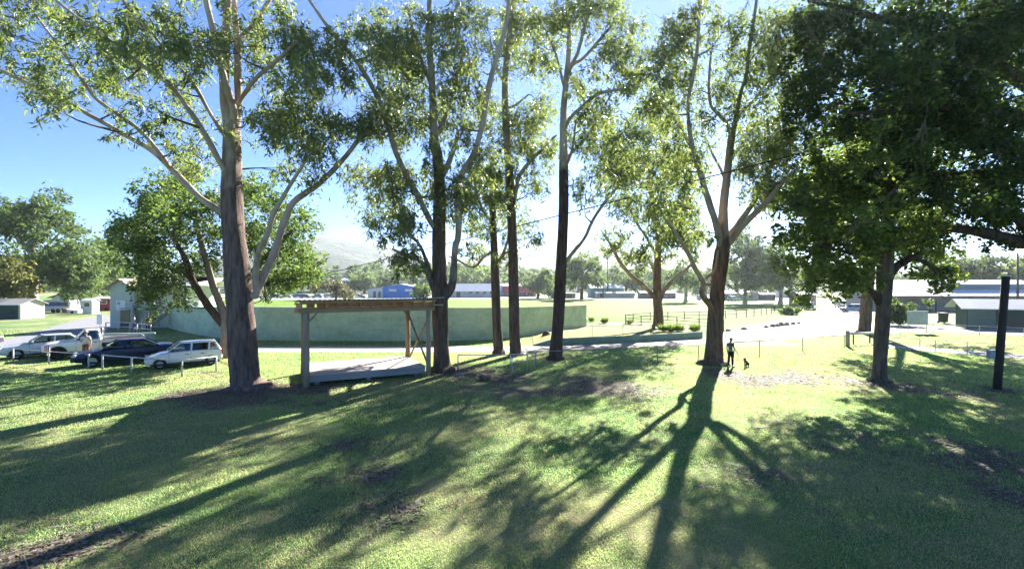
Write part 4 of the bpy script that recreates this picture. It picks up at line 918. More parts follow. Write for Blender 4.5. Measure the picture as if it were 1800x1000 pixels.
pt = G(86,640); sg = thing('sign', Vector((pt.x, pt.y-.12, .62)), 'small red and white striped plate fixed to the thin white rail', 'sign')
m = MB(); m.box(sg.location+Vector((0,0,.30)), (.34,.02,.44)); m.build('plate', WHITE, sg)
m = MB()
for k in range(3): m.box(sg.location+Vector((-.1+.1*k,-.013,.30)), (.045,.012,.36))
m.build('stripe', pm('red_stripe', (.5,.10,.08), None, 4, .6), sg)
m = MB(); m.box(sg.location+Vector((0,.03,.15)), (.04,.03,.5)); m.build('bracket', GALV, sg)
# sheds on the left
house('shed', 'low garage shed with a cream end wall and green front darkened to look shaded', 'shed', at(37,64)-3.2, 65.6, 0, 6.4, 3.3, 2.0, .62, pm('cream_fibro', (.62,.58,.50), None, 1, .8), clad('grey_tin', (.34,.33,.31), .2, 'X'), 'x', .3, doors=[(.4,.98,5.0,1.9,'f')], winm=clad('shaded_green_front', (.03,.06,.05), .3))  # wide dark front panel paints in the shade on that face
cv = thing('caravan', (at(107,80), 80, 0), 'white caravan with a broad blue stripe parked beyond the shed', 'caravan')
m = MB(); q = [(-2.3,.35),(-2.1,.30),(2.1,.30),(2.35,.5),(2.3,1.7),(2.05,2.05),(-1.9,2.05),(-2.35,1.5)]
m.prism([(x,-1,z) for x, z in q], (0,2,0)); m.build('body', WHITE, cv, True, .05)
m = MB(); m.box((0.1,-1.012,1.40), (3.9,.03,.62)); m.build('stripe', pm('blue_stripe', (.03,.12,.55), None, 2, .5), cv, True)
for x in (-1.3, 0, 1.3): m = MB(); m.box((x,-1.03,1.45), (.8,.03,.42)); m.build('window', GLASS, cv, True)
for x in (-.4, .4): m = MB(); m.lathe([(.1,-.11),(.31,-.10),(.33,-.05),(.33,.1),(.1,.11)], 16, (x,-.92,.33), 'Y'); m.build('wheel', pm('rubber', (.02,.02,.02), None, 4, .8), cv, True)
m = MB(); m.bar((-2.2,0,.42), (-3.3,0,.42), .1, .1); m.build('drawbar', GALV, cv, True)
house('house', 'small white cottage with a low tan hipped looking roof behind the striped caravan', 'house', at(128,92), 94, 0, 6.2, 6, 2.2, 1.0, WHITE, TAN, 'y', .5, wins=[(-1,1.3,1,1,'f')])
va = house('site_van', 'maroon site van with a white roof beside the clubhouse road', 'van', at(178,84), 85, 0, 3.2, 2.2, 2.15, .25, clad('maroon_panel', (.22,.04,.07), .2), WHITE, 'x', .1, wins=[(.6,1.5,.9,.5,'f')])
for x in (-1.0, 1.0): m = MB(); m.lathe([(.08,-.1),(.3,-.1),(.32,-.05),(.32,.1),(.08,.1)], 16, (x,-1.2,.25), 'Y'); m.build('wheel', pm('van_rubber', (.02,.02,.02), None, 4, .8), va, True)
house('ticket_booth', 'small pale blue white booth between the caravan and the maroon van', 'booth', at(160,76), 76, 0, 1.5, 1.4, 2.1, .3, pm('pale_booth', (.55,.60,.64), None, 2, .7), WHITE, 'x', .12, wins=[(0,1.45,.8,.6,'f')])
tr = thing('ramp_trailer', (at(124,77), 77, 0), 'low brown and white tilted trailer ramp lying near the striped caravan', 'trailer')
m = MB(); m.prism([(-.7,-.8,.1),(.3,-.8,.1),(-.1,-.8,.75),(-.6,-.8,.85)], (0,1.6,0)); m.build('ramp', pm('brown_ramp', (.25,.13,.08), None, 3, .8), tr, True)
m = MB(); m.prism([(.32,-.8,.12),(1.9,-.8,.12),(1.9,-.8,.55),(.0,-.8,.72)], (0,1.6,0)); m.build('bed', WHITE, tr, True)
m = MB(); m.lathe([(.05,-.06),(.2,-.06),(.22,0),(.2,.06),(.05,.06)], 14, (1.0,-.86,.2), 'Y'); m.build('wheel', pm('trailer_rubber', (.02,.02,.02), None, 4, .8), tr, True)
# beyond the oval
BLUE = clad('blue_sheet', (.015,.24,.70), .3, 'X')
SKYB = pm('skyblue_sheet', (.06,.30,.62), None, 2, .6)
b1 = house('blue_shed', 'bright blue gabled shed with two white panels beyond the oval', 'shed', at(704,168), 172, 0, 12.2, 9, 3.6, 1.1, BLUE, PALE_ROOF, 'y', .2)
for x in (-2.6, 3.0): m = MB(); m.box((x,-4.53,2.6), (2.6,.05,.8)); m.build('panel', WHITE, b1, True)
m = MB(); m.prism([(-11.2,-4.3,0),(-6.12,-4.3,0),(-6.12,-4.3,3.55),(-11.2,-4.3,2.75)], (0,7,0)); m.build('lean_to_wall', WHITE, b1, True)
m = MB(); m.prism([(-11.4,-4.5,2.80),(-6.12,-4.5,3.62),(-6.12,-4.5,3.74),(-11.4,-4.5,2.92)], (0,7.4,0)); m.build('lean_to_roof', PALE_ROOF, b1, True)
for x in (-8.9, -7.2): m = MB(); m.box((x,-4.33,1.1), (.9,.05,2.1)); m.build('door', pm('red_door', (.4,.14,.12), None, 2, .6) if x < -8 else GLASS, b1, True)
house('long_pavilion', 'long pale building with a big white roof beyond the oval, right of the forked gum', 'pavilion', at(832,170), 174, 0, 17.5, 9, 2.5, 2.3, pm('pale_render', (.58,.60,.60), None, 1, .8), PALE_ROOF, 'x', .6, wins=[(x,1.75,1.3,.7,'f') for x in (-1,1.5,4,6.5)], doors=[(-5.2,1.05,1.4,2.0,'f')])
house('blue_roof_building', 'building with a sky blue parapet beyond the oval between the slim gums', 'building', at(862,182), 186, 0, 9, 8, 4.2, .5, SKYB, PALE_ROOF, 'x', .2, wins=[(x,1.4,1.6,1.0,'f') for x in (-2.5,.5,3)])
b = house('red_front_shop', 'low shop with a red upper front and white roof beyond the oval', 'shop', at(912,184), 188, 0, 13, 8, 4.0, .9, pm('red_front', (.55,.10,.12), None, 1, .7), PALE_ROOF, 'x', .3, wins=[(x,.95,2.6,1.2,'f') for x in (-4.5,-1.5,1.5,4.5)])
house('low_shed', 'squat olive green shed on the far edge of the oval beside the black stocking gum', 'shed', at(1001,160), 162, 0, 4.2, 3, 1.6, .3, clad('olive_sheet', (.16,.19,.09), .3, 'X'), clad('olive_roof', (.22,.24,.13), .3, 'X'), 'x', .15, doors=[(0,.7,1.6,1.3,'f')])
house('grandstand_shed', 'white roofed green and white shed with a stepped roof beyond the oval', 'shed', at(1072,166), 174, 0, 11.6, 8, 3.4, 1.2, clad('teal_sheet', (.14,.28,.30), .3, 'X'), PALE_ROOF, 'x', .3)
b = house('annex', 'low pale green annexe in front of the stepped roof shed', 'shed', at(1082,162), 164, 0, 12.5, 4, 1.7, .35, clad('pale_green_sheet', (.32,.42,.36), .3, 'X'), PALE_ROOF, 'x', .25, doors=[(-4.6,.8,1.2,1.6,'f')])
house('low_shed', 'long dark green shed beyond the oval behind the raised bed tree', 'shed', at(1157,158), 160, 0, 11.5, 4, 1.8, .5, clad('dark_green_sheet', (.06,.11,.09), .3, 'X'), clad('grey_green_roof', (.25,.28,.26), .3, 'X'), 'x', .25, doors=[(2.5,.85,2.4,1.6,'f')])
house('cottage', 'dark blue cottage with white windows beyond the oval, right of the reddish trunked gum', 'house', at(1291,140), 143, 0, 5.2, 6, 2.0, .9, pm('slate_wall', (.10,.13,.19), None, 1, .8), clad('slate_roof', (.26,.27,.29), .3, 'X'), 'x', .3, wins=[(-1.2,1.2,.9,.9,'f'),(1.2,1.2,.9,.9,'f')], winm=WHITE)
house('cottage', 'pale tan cottage with a shallow gable beside the dark blue cottage', 'house', at(1320,138), 141, 0, 4.4, 6, 2.0, .6, pm('tan_wall', (.48,.44,.38), None, 1, .8), PALE_ROOF, 'y', .3, wins=[(0,1.1,1.2,.9,'f')])
house('low_shed', 'dark green shed beside the pale tan cottage', 'shed', at(1350,140), 142, 0, 4.2, 4, 1.7, .3, clad('green_black_sheet', (.05,.09,.06), .3, 'X'), clad('green_roof', (.14,.18,.14), .3, 'X'), 'x', .2, doors=[(0,.8,2,1.5,'f')])
house('brick_shed', 'reddish brick shed behind the silver car at the oval edge', 'shed', at(1425,104), 107, 0, 3.6, 4, 2.4, .5, clad('red_brick', (.36,.20,.15), .09), PALE_ROOF, 'x', .3, doors=[(.6,1.0,1,2,'f')])
for i, (px, D, w, lb, wc) in enumerate([(617, 290, 9, 'pale house on the slope directly left of the blue shed', (.6,.56,.5)), (634, 300, 8, 'white house on the slope above the lean-to of the blue shed', (.66,.66,.64)), (652, 320, 9, 'higher cream house on the slope, first below the mountain foot', (.6,.58,.5)), (1238, 230, 10, 'white house far beyond the oval behind the low limb of the reddish trunked gum', (.7,.7,.68)), (1395, 170, 9, 'white house beyond the oval behind the shade tree crown', (.7,.7,.7))]):
    zz = {617: 4.2, 634: 5.2, 652: 8.5}.get(px, 0)
    house('house', lb, 'house', at(px, D), D, .2*(i % 3-1), w, 8, 2.8+zz, 1.6, pm('house_wall', wc, None, 1, .8), [PALE_ROOF, TAN][i % 2], 'x', .4, wins=[(-2,1.5+zz,1.4,1.1,'f'),(2,1.5+zz,1.4,1.1,'f')], group='houses far beyond the oval')
# right side
hut = house('toilet_block', 'dark green hut with an overhanging pale roof by the gravel drive', 'hut', 52.26, 50.67, R(-25), 8, 3, 2.35, .62, clad('dark_green_board', (.045,.085,.07), .2), clad('pale_hut_roof', (.60,.60,.57), .25, 'X'), 'x', .75, base=None)
m = MB(); m.box((-2.85,-1.53,1.15), (2.2,.05,2.1)); m.build('door_panel', clad('grey_green_panel', (.16,.22,.19), .3), hut, True)
m = MB(); m.box((1.2,-1.53,1.75), (1.5,.05,.55)); m.build('sign', WHITE, hut, True)
m = MB(); m.box((0,-1.86,.0), (8.4,.7,.12)); m.build('step', pm('hut_slab', (.4,.39,.37), None, 3, .9), hut, True)
pv = thing('white_pavilion', (at(1690,82), 84, 0), 'long white roofed pavilion with dark verandah behind the dark green hut', 'pavilion')
m = MB(); m.box((4,4,1.6), (34,7,3.3)); m.build('wall', pm('pavilion_wall', (.30,.30,.30), None, 1, .8), pv, True)
m = MB(); m.prism([(-12,-2.6,2.55),(-12,8.4,5.3),(-12,8.4,5.45),(-12,-2.6,2.70)], (33,0,0)); m.build('roof', PALE_ROOF, pv, True)
m = MB(); m.box((-8,-2.7,2.40), (7.6,.2,.62)); m.box((9.8,-2.7,2.45), (22,.2,.3)); m.build('fascia', pm('brown_fascia', (.22,.14,.11), None, 2, .7), pv, True)
m = MB(); m.box((-8,-.8,2.06), (7.6,3.4,.1)); m.build('soffit', pm('soffit', (.2,.17,.15), None, 2, .7), pv, True)
m = MB(); m.box((10,2.2,4.1), (18,1.6,1.1)); m.build('clerestory', pm('clerestory_glass', (.14,.20,.26), None, 1, .3), pv, True)
for x in (-11.2, -8.6, -5.6, -4.6): m = MB(); m.box((x,-2.3,1.03), (.14,.14,2.1)); m.build('verandah_post', DARKW, pv, True)
bp = G(1658,568); wb = thing('rubbish_bin', bp, 'dark green rubbish bin standing on the grass near the notice board', 'bin')
m = MB(); m.prism([(-.3,-.3,.12),(.3,-.3,.12),(.36,-.36,1.15),(-.36,-.36,1.15)], (0,.66,0)); m.build('body', pm('bin_plastic', (.035,.05,.04), None, 3, .6), wb, True, .03)
m = MB(); m.box((0,.0,1.21), (.80,.84,.10)); m.bar((-.3,.42,1.2), (.3,.42,1.2), .05, .05); m.build('lid', pm('bin_lid', (.05,.05,.05), None, 3, .6), wb, True, .03)
for s in (-1, 1): m = MB(); m.lathe([(.02,-.04),(.13,-.04),(.14,0),(.13,.04),(.02,.04)], 14, (s*.36,.26,.14), 'X'); m.build('wheel', pm('bin_wheel', (.02,.02,.02), None, 3, .8), wb, True)
nb = thing('notice_board', G(1613,585), 'pale notice board on two thin legs standing by the gravel drive', 'notice board')
m = MB(); m.box((0,0,1.45), (1.95,.06,1.25)); m.build('panel', pm('board_panel', (.50,.52,.48), None, 2, .7), nb, True, .015)
m = MB(); m.box((0,-.035,2.05), (2.02,.05,.06)); m.box((0,-.035,.84), (2.02,.05,.06)); m.box((0,-.035,1.45), (1.9,.02,.03)); m.build('frame', GALV, nb, True)
for s in (-1, 1): m = MB(); m.tube([(s*.88,.03,-.05),(s*.88,.03,1.0)], .035, 8); m.build('leg', GALV, nb, True)
# timber pole at the right with its grey box
pb = G(1752,684); pl = thing('timber_pole', pb, 'thick dark timber pole leaning slightly at the edge of the lawn', 'pole')
tp = P(1768, 486, 21.2); m = MB(); m.tube([pb-Vector((0,0,.15)), pb+(tp-pb)*.5, tp], [.150,.145,.14], 16, fn=lambda q, i: 1+.03*math.sin(3*q)); m.build('shaft', pm('creosote_log', (.055,.045,.04), (.03,.025,.022), 7, .9, .5, stretch=(1,1,.12)), pl)
m = MB(); m.lathe([(.145,0),(.148,.05),(.01,.06)], 16, tuple(tp)); m.build('cap', GALV, pl)
q = P(1744,623,21.35); eb = thing('meter_box', q, 'blue grey box fixed low on the side of the dark timber pole', 'box')
m = MB(); m.box((.02,0,0), (.42,.16,.36)); m.build('case', pm('box_grey', (.33,.37,.44), None, 4, .5), eb, True, .015)
m = MB(); m.box((.02,-.087,0), (.36,.012,.30)); m.build('door', pm('box_door', (.38,.42,.50), None, 4, .5), eb, True)
# the long wire, and the far power poles
c0 = P(352, 533, 51.5); c1 = P(1950, 128, 18)
pts = []
for i in range(41):
    t = i/40; p = c0.lerp(c1, t); p.z -= .9*4*t*(1-t)*.25; pts.append(p)
m = MB(); m.tube(pts, .028, 6); tag(m.build('overhead_cable', pm('black_cable', (.02,.02,.022), None, 3, .6)), 'black overhead cable slanting up across the trees from the clubhouse', 'cable')
for px, py0, D, lb in ((1068, 450, 168, 'tall power pole with crossarm beyond the oval'), (1060, 490, 160, 'short pole beside the tall crossarmed power pole')):
    pp = thing('power_pole', (at(px,D), D, 0), lb, 'pole'); t = P(px, py0, D).z
    m = MB(); m.tube([(0,0,-.2),(0,0,t)], [.24,.15], 8); m.build('shaft', DARKW, pp, True)
    if t > 9:
        for z in (t-.6, t-2.2): m = MB(); m.box((0,-.2,z), (2.4,.12,.14)); m.build('crossarm', DARKW, pp, True)
    else: m = MB(); m.box((.3,-.1,t-.3), (.8,.1,.12)); m.build('arm', DARKW, pp, True)
pp = thing('power_pole', (at(1789,70), 70, 0), 'slim pole rising at the edge of view behind the dark green hut', 'pole')
m = MB(); m.tube([(0,0,-.2),(0,0,9.2)], [.16,.1], 8); m.build('shaft', DARKW, pp, True)
m = MB(); m.box((0,-.15,8.8), (1.6,.1,.12)); m.build('crossarm', DARKW, pp, True)

# ---------------------------------------------------------------- small plants, logs and stones
def plant(name, label, p, r, h, n, leaf, L, W, seed, up_=True, group=None, z=0.0):
    r_ = np.random.default_rng(seed); root = thing(name, p, label, 'plant', group)
    a = r_.random(n)*6.283; el = .5+.9*r_.random(n); l = L*(.6+.7*r_.random(n))
    o = np.stack([np.cos(a)*r*.5*r_.random(n), np.sin(a)*r*.5*r_.random(n), h*.75*r_.random(n)], 1)+np.array(p)
    d = np.stack([np.cos(a)*np.cos(el), np.sin(a)*np.cos(el), np.sin(el)], 1); s = np.cross(d, np.array([0,0,1.])); s /= np.linalg.norm(s, axis=1)[:, None]+1e-6
    q = np.stack([o, o+d*l[:, None]*.5+s*W*.5, o+d*l[:, None]+np.array([0,0,-.15])*l[:, None], o+d*l[:, None]*.5-s*W*.5], 1).reshape(-1, 3)
    npmesh('foliage', q, np.arange(len(q)).reshape(-1, 4), leaf, root)
    m = MB()
    for _ in range(6):
        e = Vector((r_.normal()*r*.4, r_.normal()*r*.4, h*.7)); m.tube([(0,0,-.05), e*.5, e], [.03,.02,.01], 5, cap=False)
    m.build('stem', TWIG, root, True); return root
SHRUB = leaf_mat('shrub_leaf', [(.05,.11,.03),(.08,.16,.04),(.11,.2,.06)], (.22,.34,.05), .4)
for i, (px, py, gz, r, lb) in enumerate([(1166,583,.42,.8,'strappy green clump at the foot of the raised bed tree'),(1180,583.5,.45,.9,'strappy green clump in the garden bed, second from the tree'),(1194,583,.45,.8,'strappy green clump in the garden bed, third from the tree'),(1221,583,.45,.75,'lone strappy clump near the square end of the garden bed'),(1062,568,0,.7,'low green tuft beside the end of the paddock fence')]):
    plant('strappy_plant', lb, G(px, py, gz), r, .35, 260, SHRUB, .6, .07, 200+i)
for i, (px, py, lb) in enumerate([(1107,569,'low green tuft under the first paddock fence post'),(1039,565,'grassy tuft in the gap past the wall end'),(1025,566,'small tuft touching the end of the curved wall')]):
    plant('grass_tuft', lb, G(px, py), .6, .3, 200, SHRUB, .5, .06, 230+i)
bs = G(1582, 572)
r_ = np.random.default_rng(77); C = [np.array((bs.x+r_.normal()*.75, bs.y+r_.normal()*.7, .5+2.0*r_.random())) for _ in range(34)]
bsh = thing('flowering_bush', bs, 'rounded pale flecked bush beside the notice board', 'bush'); V, Fc = leaf_cloud(C, [.62]*34, [190]*34, .22, .12, .1, r_); npmesh('foliage', V, Fc, LEAF_FAR, bsh)
m = MB()
for _ in range(9): e = Vector((r_.normal()*.6, r_.normal()*.6, 2.0)); m.tube([(0,0,-.1), e*.5, e], [.05,.035,.012], 6, cap=False)
m.build('stem', TWIG, bsh, True)
C = [np.array((r_.normal()*.5, r_.normal()*.5, .8*r_.random()+.2)) for _ in range(22)]; y0 = G(1388, 553)
yb = thing('low_bush', y0, 'sunlit yellow green bush at the end of the paddock fence', 'bush'); V, Fc = leaf_cloud([c+np.array(y0) for c in C], [.5]*22, [120]*22, .3, .14, .1, r_); npmesh('foliage', V, Fc, SHRUB, yb)
m = MB(); m.tube([(0,0,-.1),(0,0,.9)], [.06,.02], 6); m.build('stem', TWIG, yb, True)
def rock(name, label, p, size, mat, seed, group=None, cat='rock'):
    m = MB(); r_ = np.random.default_rng(seed); m.ball((0,0,0), size, 14, 9)
    m.v = [tuple(Vector(v)*(1+.22*(vnoise(np.array([v[0]/size[0]*1.6+seed]), np.array([v[1]/size[1]*1.6+v[2]/size[2]*1.3]))[0]-.5)*2)) for v in m.v]
    o = m.build(name, mat, None, True); o.location = p+Vector((0,0,size[2]*.45)); o.rotation_euler = (0,0,r_.random()*3); return tag(o, label, cat, group)
STONE = pm('stone', (.34,.32,.29), (.2,.19,.17), 6, .9, .6)
LOGM = pm('old_log', (.16,.11,.08), (.08,.055,.04), 8, .9, .6)
rock('stump', 'low dark brown stump lying on the bare ground before the pipe rail', G(853,668), (.42,.3,.22), LOGM, 1, cat='stump')
rock('rock', 'pale flat rock on bare ground at the foot of the forked gum', G(810,659), (.24,.18,.1), STONE, 2)
rock('log_stump', 'rounded grey brown stump against the base of the curved wall', G(961,594), (.42,.38,.42), LOGM, 3, cat='stump')
for i, (px, py, s) in enumerate([(1347,576,.22),(1358,574.5,.26),(1366,573.5,.28),(1373,572.5,.34),(1383,571.5,.30),(1394,570,.24),(1404,569,.2),(1280,582,.2),(1308,579.5,.22)]):
    rock('edge_stone', 'grey stone lying along the grassy edge of the gravel road', G(px, py), (s*1.3,s,s*.8), STONE, 20+i, 'stones edging the gravel road', 'stone')
# ---------------------------------------------------------------- vehicles
RUB = pm('tyre_rubber', (.018,.018,.019), None, 20, .85)
ALLOY = pm('alloy', (.62,.62,.64), (.5,.5,.52), 6, .3, metal=.7)
HUB = pm('hub_plastic', (.55,.55,.55), None, 6, .4)
TRIM = pm('black_trim', (.02,.02,.022), None, 6, .6)
SEAT = pm('seat_cloth', (.06,.06,.065), None, 9, .9)
LAMP = pm('lamp_glass', (.75,.76,.78), None, 3, .1, spec=.6)
REDL = pm('tail_lens', (.35,.02,.02), None, 3, .15, spec=.6)
AMB = pm('amber_lens', (.7,.28,.03), None, 3, .15)
def paint(name, c, r=.25): return pm(name, c, tuple(x*.94 for x in c), .8, r, spec=.5, coat=.6)
def car_glass():
    m, nt, out = nodes_of('car_glass'); t = N(nt, 'ShaderNodeBsdfTransparent'); t.inputs[0].default_value = (.50,.58,.58,1)
    g = N(nt, 'ShaderNodeBsdfGlossy'); g.inputs['Roughness'].default_value = .03; fr = N(nt, 'ShaderNodeFresnel'); fr.inputs[0].default_value = 1.5
    ad = N(nt, 'ShaderNodeMath', operation='ADD'); ad.inputs[1].default_value = .06; nt.links.new(fr.outputs[0], ad.inputs[0])
    mx = N(nt, 'ShaderNodeMixShader'); nt.links.new(ad.outputs[0], mx.inputs[0]); nt.links.new(t.outputs[0], mx.inputs[1]); nt.links.new(g.outputs[0], mx.inputs[2]); nt.links.new(mx.outputs[0], out.inputs['Surface']); return m
CGL = car_glass()
import bmesh
def cut(o, cutters):
    for c in cutters:
        md = o.modifiers.new('arch', 'BOOLEAN'); md.operation = 'DIFFERENCE'; md.object = c; md.solver = 'EXACT'
    bpy.context.view_layer.update()
    dg = bpy.context.evaluated_depsgraph_get(); me = bpy.data.meshes.new_from_object(o.evaluated_get(dg))
    o.modifiers.clear(); old = o.data; o.data = me; bpy.data.meshes.remove(old)
    for c in cutters: d = c.data; bpy.data.objects.remove(c); bpy.data.meshes.remove(d)
def wheel_parts(root, x, y, r, s, rimm, spokes=6, wd=.2):
    m = MB(); w = wd/2
    m.lathe([(r*.62,-w*.9),(r*.9,-w),(r*.98,-w*.8),(r,-w*.5),(r,w*.5),(r*.98,w*.8),(r*.9,w),(r*.62,w*.9),(r*.62,-w*.9)], 28, (0,0,0), 'Y')
    t = m.build('wheel', RUB, root, True); t.location = (x, y, r)
    m = MB(); oy = s*w*.55
    m.lathe([(r*.63,oy+s*.03),(r*.60,oy+s*.05),(r*.54,oy+s*.01),(r*.53,oy-s*.06)], 24, (0,0,0), 'Y')
    m.lathe([(.001,oy+s*.03),(r*.15,oy+s*.03),(r*.17,oy),(r*.17,oy-s*.05)], 14, (0,0,0), 'Y')
    m.lathe([(r*.55,oy-s*.07),(.001,oy-s*.07)], 20, (0,0,0), 'Y')
    for k in range(spokes):
        a = 2*math.pi*k/spokes; c, q = math.cos(a), math.sin(a)
        m.bar((c*r*.12,oy,q*r*.12), (c*r*.57,oy+s*.01,q*r*.57), .05 if spokes < 12 else .03, .03, (0,1,0))
    m.build('rim', rimm, t, True)
def car(name, label, cat, loc, heading, S, paintm, rimm, group=None, detail=True):
    root = thing(name, loc, label, cat, group, heading)
    st = S['st']; W = S['W']; r = S['r']; ax = S['ax']
    m = MB(); rings = []
    for (x, zb, zt, w) in st:
        h = zt-zb; sh = min(zt-.02, zb+h*.62)
        half = [(0,zb),(w*.72,zb),(w*.94,zb+h*.10),(w*.985,zb+h*.35),(w,sh),(w*.975,zt-h*.09),(w*.90,zt-.008),(w*.6,zt+.012),(0,zt+.02)]
        ring = [(x, y, z) for y, z in half]+[(x, -y, z) for y, z in half[-2:0:-1]]; rings.append(ring)
    n = len(rings[0]); vs = [v for q in rings for v in q]
    fs = [(i*n+k, i*n+(k+1)%n, (i+1)*n+(k+1)%n, (i+1)*n+k) for i in range(len(rings)-1) for k in range(n)]
    fs += [tuple(range(n))[::-1], tuple((len(rings)-1)*n+k for k in range(n))]
    m.add(vs, fs, True); body = m.build('body', paintm, root, True)
    cs = []
    for x in ax:
        for s in (-1, 1):
            c = MB(); c.lathe([(.001,-.20),(r*1.16,-.20),(r*1.16,.20),(.001,.20)], 28, (0,0,0), 'Y', False); co = c.build('cutter', None); co.location = root.location+Matrix.Rotation(heading, 3, 'Z') @ Vector((x, s*(W-.06), r*1.0)); co.rotation_euler = (0,0,heading); cs.append(co)
    cut(body, cs)
    e = body.modifiers.new('soft', 'EDGE_SPLIT'); e.split_angle = R(38)
    for x in ax:
        for s in (-1, 1): wheel_parts(root, x, s*(W-.115), r, s, rimm, S.get('spokes', 6), S.get('wd', .2))
    # cabin
    B = S['belt']; Z = S['roof']; wb, wt = S['cw']; xf0, xf1, xr1, xr0 = S['cab']
    def edge(x0, x1, s, t): return Vector((x0+(x1-x0)*t, s*(wb+(wt-wb)*t), B+(Z-B)*t))
    rf = MB(); xs_ = np.linspace(xr1-.05, xf1+.05, 7); vs = []; k = 9
    for j, x in enumerate(xs_):
        e = math.sin(math.pi*(j+.25)/(6.5))
        for i in range(k):
            u = -1+2*i/(k-1); vs.append((x, u*wt*1.03, Z+.05*e*(1-u*u*.75)-.02*(abs(u) > .9)))
    tb = [(x, y, z-.05) for x, y, z in vs]; q = len(vs)
    fs = [(j*k+i, j*k+i+1, (j+1)*k+i+1, (j+1)*k+i) for j in range(6) for i in range(k-1)]
    fs += [tuple(q+a for a in f[::-1]) for f in fs]
    per = [i for i in range(k)]+[j*k+k-1 for j in range(1, 7)]+[6*k+i for i in range(k-2, -1, -1)]+[j*k for j in range(5, 0, -1)]
    fs += [(per[i], per[(i+1) % len(per)], q+per[(i+1) % len(per)], q+per[i]) for i in range(len(per))]
    rf.add(vs+tb, fs, True); rf.build('roof', paintm, root, True)
    pl = MB(); xb = S['bp']
    for s in (-1, 1):
        pl.bar(edge(xf0,xf1,s,-.03), edge(xf0,xf1,s,1.0), .06, .045); pl.bar(edge(xr0,xr1,s,-.03), edge(xr0,xr1,s,1.0), S.get('cp', .12), .05)
        for x in xb: pl.bar(edge(x,x-.04,s,-.03), edge(x,x-.04,s,1.0), .08, .04)
    pl.build('pillar', paintm, root, True)
    def pane(nm, pts, off):
        m = MB(); d = Vector(off).normalized()*.008; m.prism([Vector(p)-d*.5 for p in pts], d); m.build(nm, CGL, root, True)
    pane('windscreen', [edge(xf0,xf1,1,.02), edge(xf0,xf1,-1,.02), edge(xf0,xf1,-1,.97), edge(xf0,xf1,1,.97)], (1,0,1))
    pane('rear_window', [edge(xr0,xr1,1,.05), edge(xr0,xr1,-1,.05), edge(xr0,xr1,-1,.95), edge(xr0,xr1,1,.95)], (-1,0,1))
    cutx = [(xr0+.1, xr1+.1)]+[(x+.0, x-.04) for x in xb]+[(xf0-.06, xf1-.04)]
    for s in (-1, 1):
        for (a, b) in zip(cutx[:-1], cutx[1:]):
            pane('side_window', [edge(a[0],a[1],s,.04), edge(b[0],b[1],s,.04), edge(b[0],b[1],s,.94), edge(a[0],a[1],s,.94)], (0,s,.2))
    if detail:
        se = MB()
        for x in S['seats']:
            for s in (-.36, .36): se.box((x,s,B+.02), (.14,.46,.50)); se.box((x-.03,s,B+.33), (.09,.24,.15))
        se.build('seat', SEAT, root, True, .03)
    tx = st[-1][0]; rx = st[0][0]; zf = S['lampz']; zr = S['tailz']
    def xat(z_x): return z_x
    for s in (-1, 1):
        m = MB(); m.box((S['lampx'],s*(W*.70),zf), (.16,.34,S.get('lamph', .13)), rz=-s*.28); m.build('headlight', LAMP, root, True, .02)
        m = MB(); m.box((S['tailx'],s*(W*.80),zr), (.14,.24,S.get('tailh', .18)), rz=s*.2); m.build('tail_light', REDL, root, True, .02)
        m = MB(); m.box((xf0-.22,s*(wb+.14),B+.09), (.10,.2,.13)); m.build('mirror', S.get('mirror') or paintm, root, True, .03)
    m = MB(); m.prism([(tx-.12,-W*.86,.30),(tx+.05,-W*.62,.30),(tx+.05,W*.62,.30),(tx-.12,W*.86,.30)], (0,0,.20)); m.build('bumper', S.get('bump') or paintm, root, True, .03)
    m = MB(); m.prism([(rx+.12,-W*.88,.32),(rx-.05,-W*.66,.32),(rx-.05,W*.66,.32),(rx+.12,W*.88,.32)], (0,0,.22)); m.build('bumper', S.get('bump') or paintm, root, True, .03)
    m = MB(); m.box((tx+.045,0,.56), (.03,W*.7,.10)); m.build('grille', TRIM, root, True)
    if detail:
        m = MB()
        dw = lambda x: np.interp(x, [q[0] for q in st], [q[3] for q in st])
        for s in (-1, 1):
            for x in S['seam']: m.bar((x,s*(dw(x)+.0),.32), (x,s*(dw(x)*.985),B-.06), .012, .012)
            m.bar((S['seam'][0],s*(dw(0)+.001),.33), (S['seam'][-1],s*(dw(0)+.001),.33), .012, .02)
        m.build('door_seam', TRIM, root, True)
        m = MB()
        for s in (-1, 1):
            for x in S['seam'][:-1]: m.box((x+.18,s*(dw(x)+.002),B-.16), (.17,.035,.04))
        m.build('door_handle', S.get('hand') or paintm, root, True)
        m = MB()
        for s in (-1, 1): m.bar((S['ax'][1]-.42,s*(dw(0)-.02),.24), (S['ax'][0]+.42,s*(dw(0)-.02),.24), .05, .1)
        m.build('sill', TRIM, root, True)
    return root
HATCH = dict(W=.80, r=.275, ax=(1.12,-1.24), st=[(-1.80,.40,.80,.72),(-1.74,.30,.92,.78),(-1.55,.24,.94,.80),(-.8,.2,.935,.805),(0,.19,.92,.805),(.6,.19,.90,.80),(1.1,.2,.82,.79),(1.5,.22,.72,.76),(1.72,.27,.63,.70),(1.80,.36,.56,.60)],
     belt=.90, roof=1.37, cw=(.735,.60), cab=(.78,.18,-1.44,-1.70), bp=(-.30,-1.14), cp=.12, seats=(-.1,-.95), lampz=.60, lampx=1.68, tailz=.74, tailx=-1.76, tailh=.26, seam=(-1.0,-.28,.72), bump=pm('grey_bumper', (.10,.10,.105), None, 4, .6), mirror=TRIM, hand=TRIM, spokes=14)
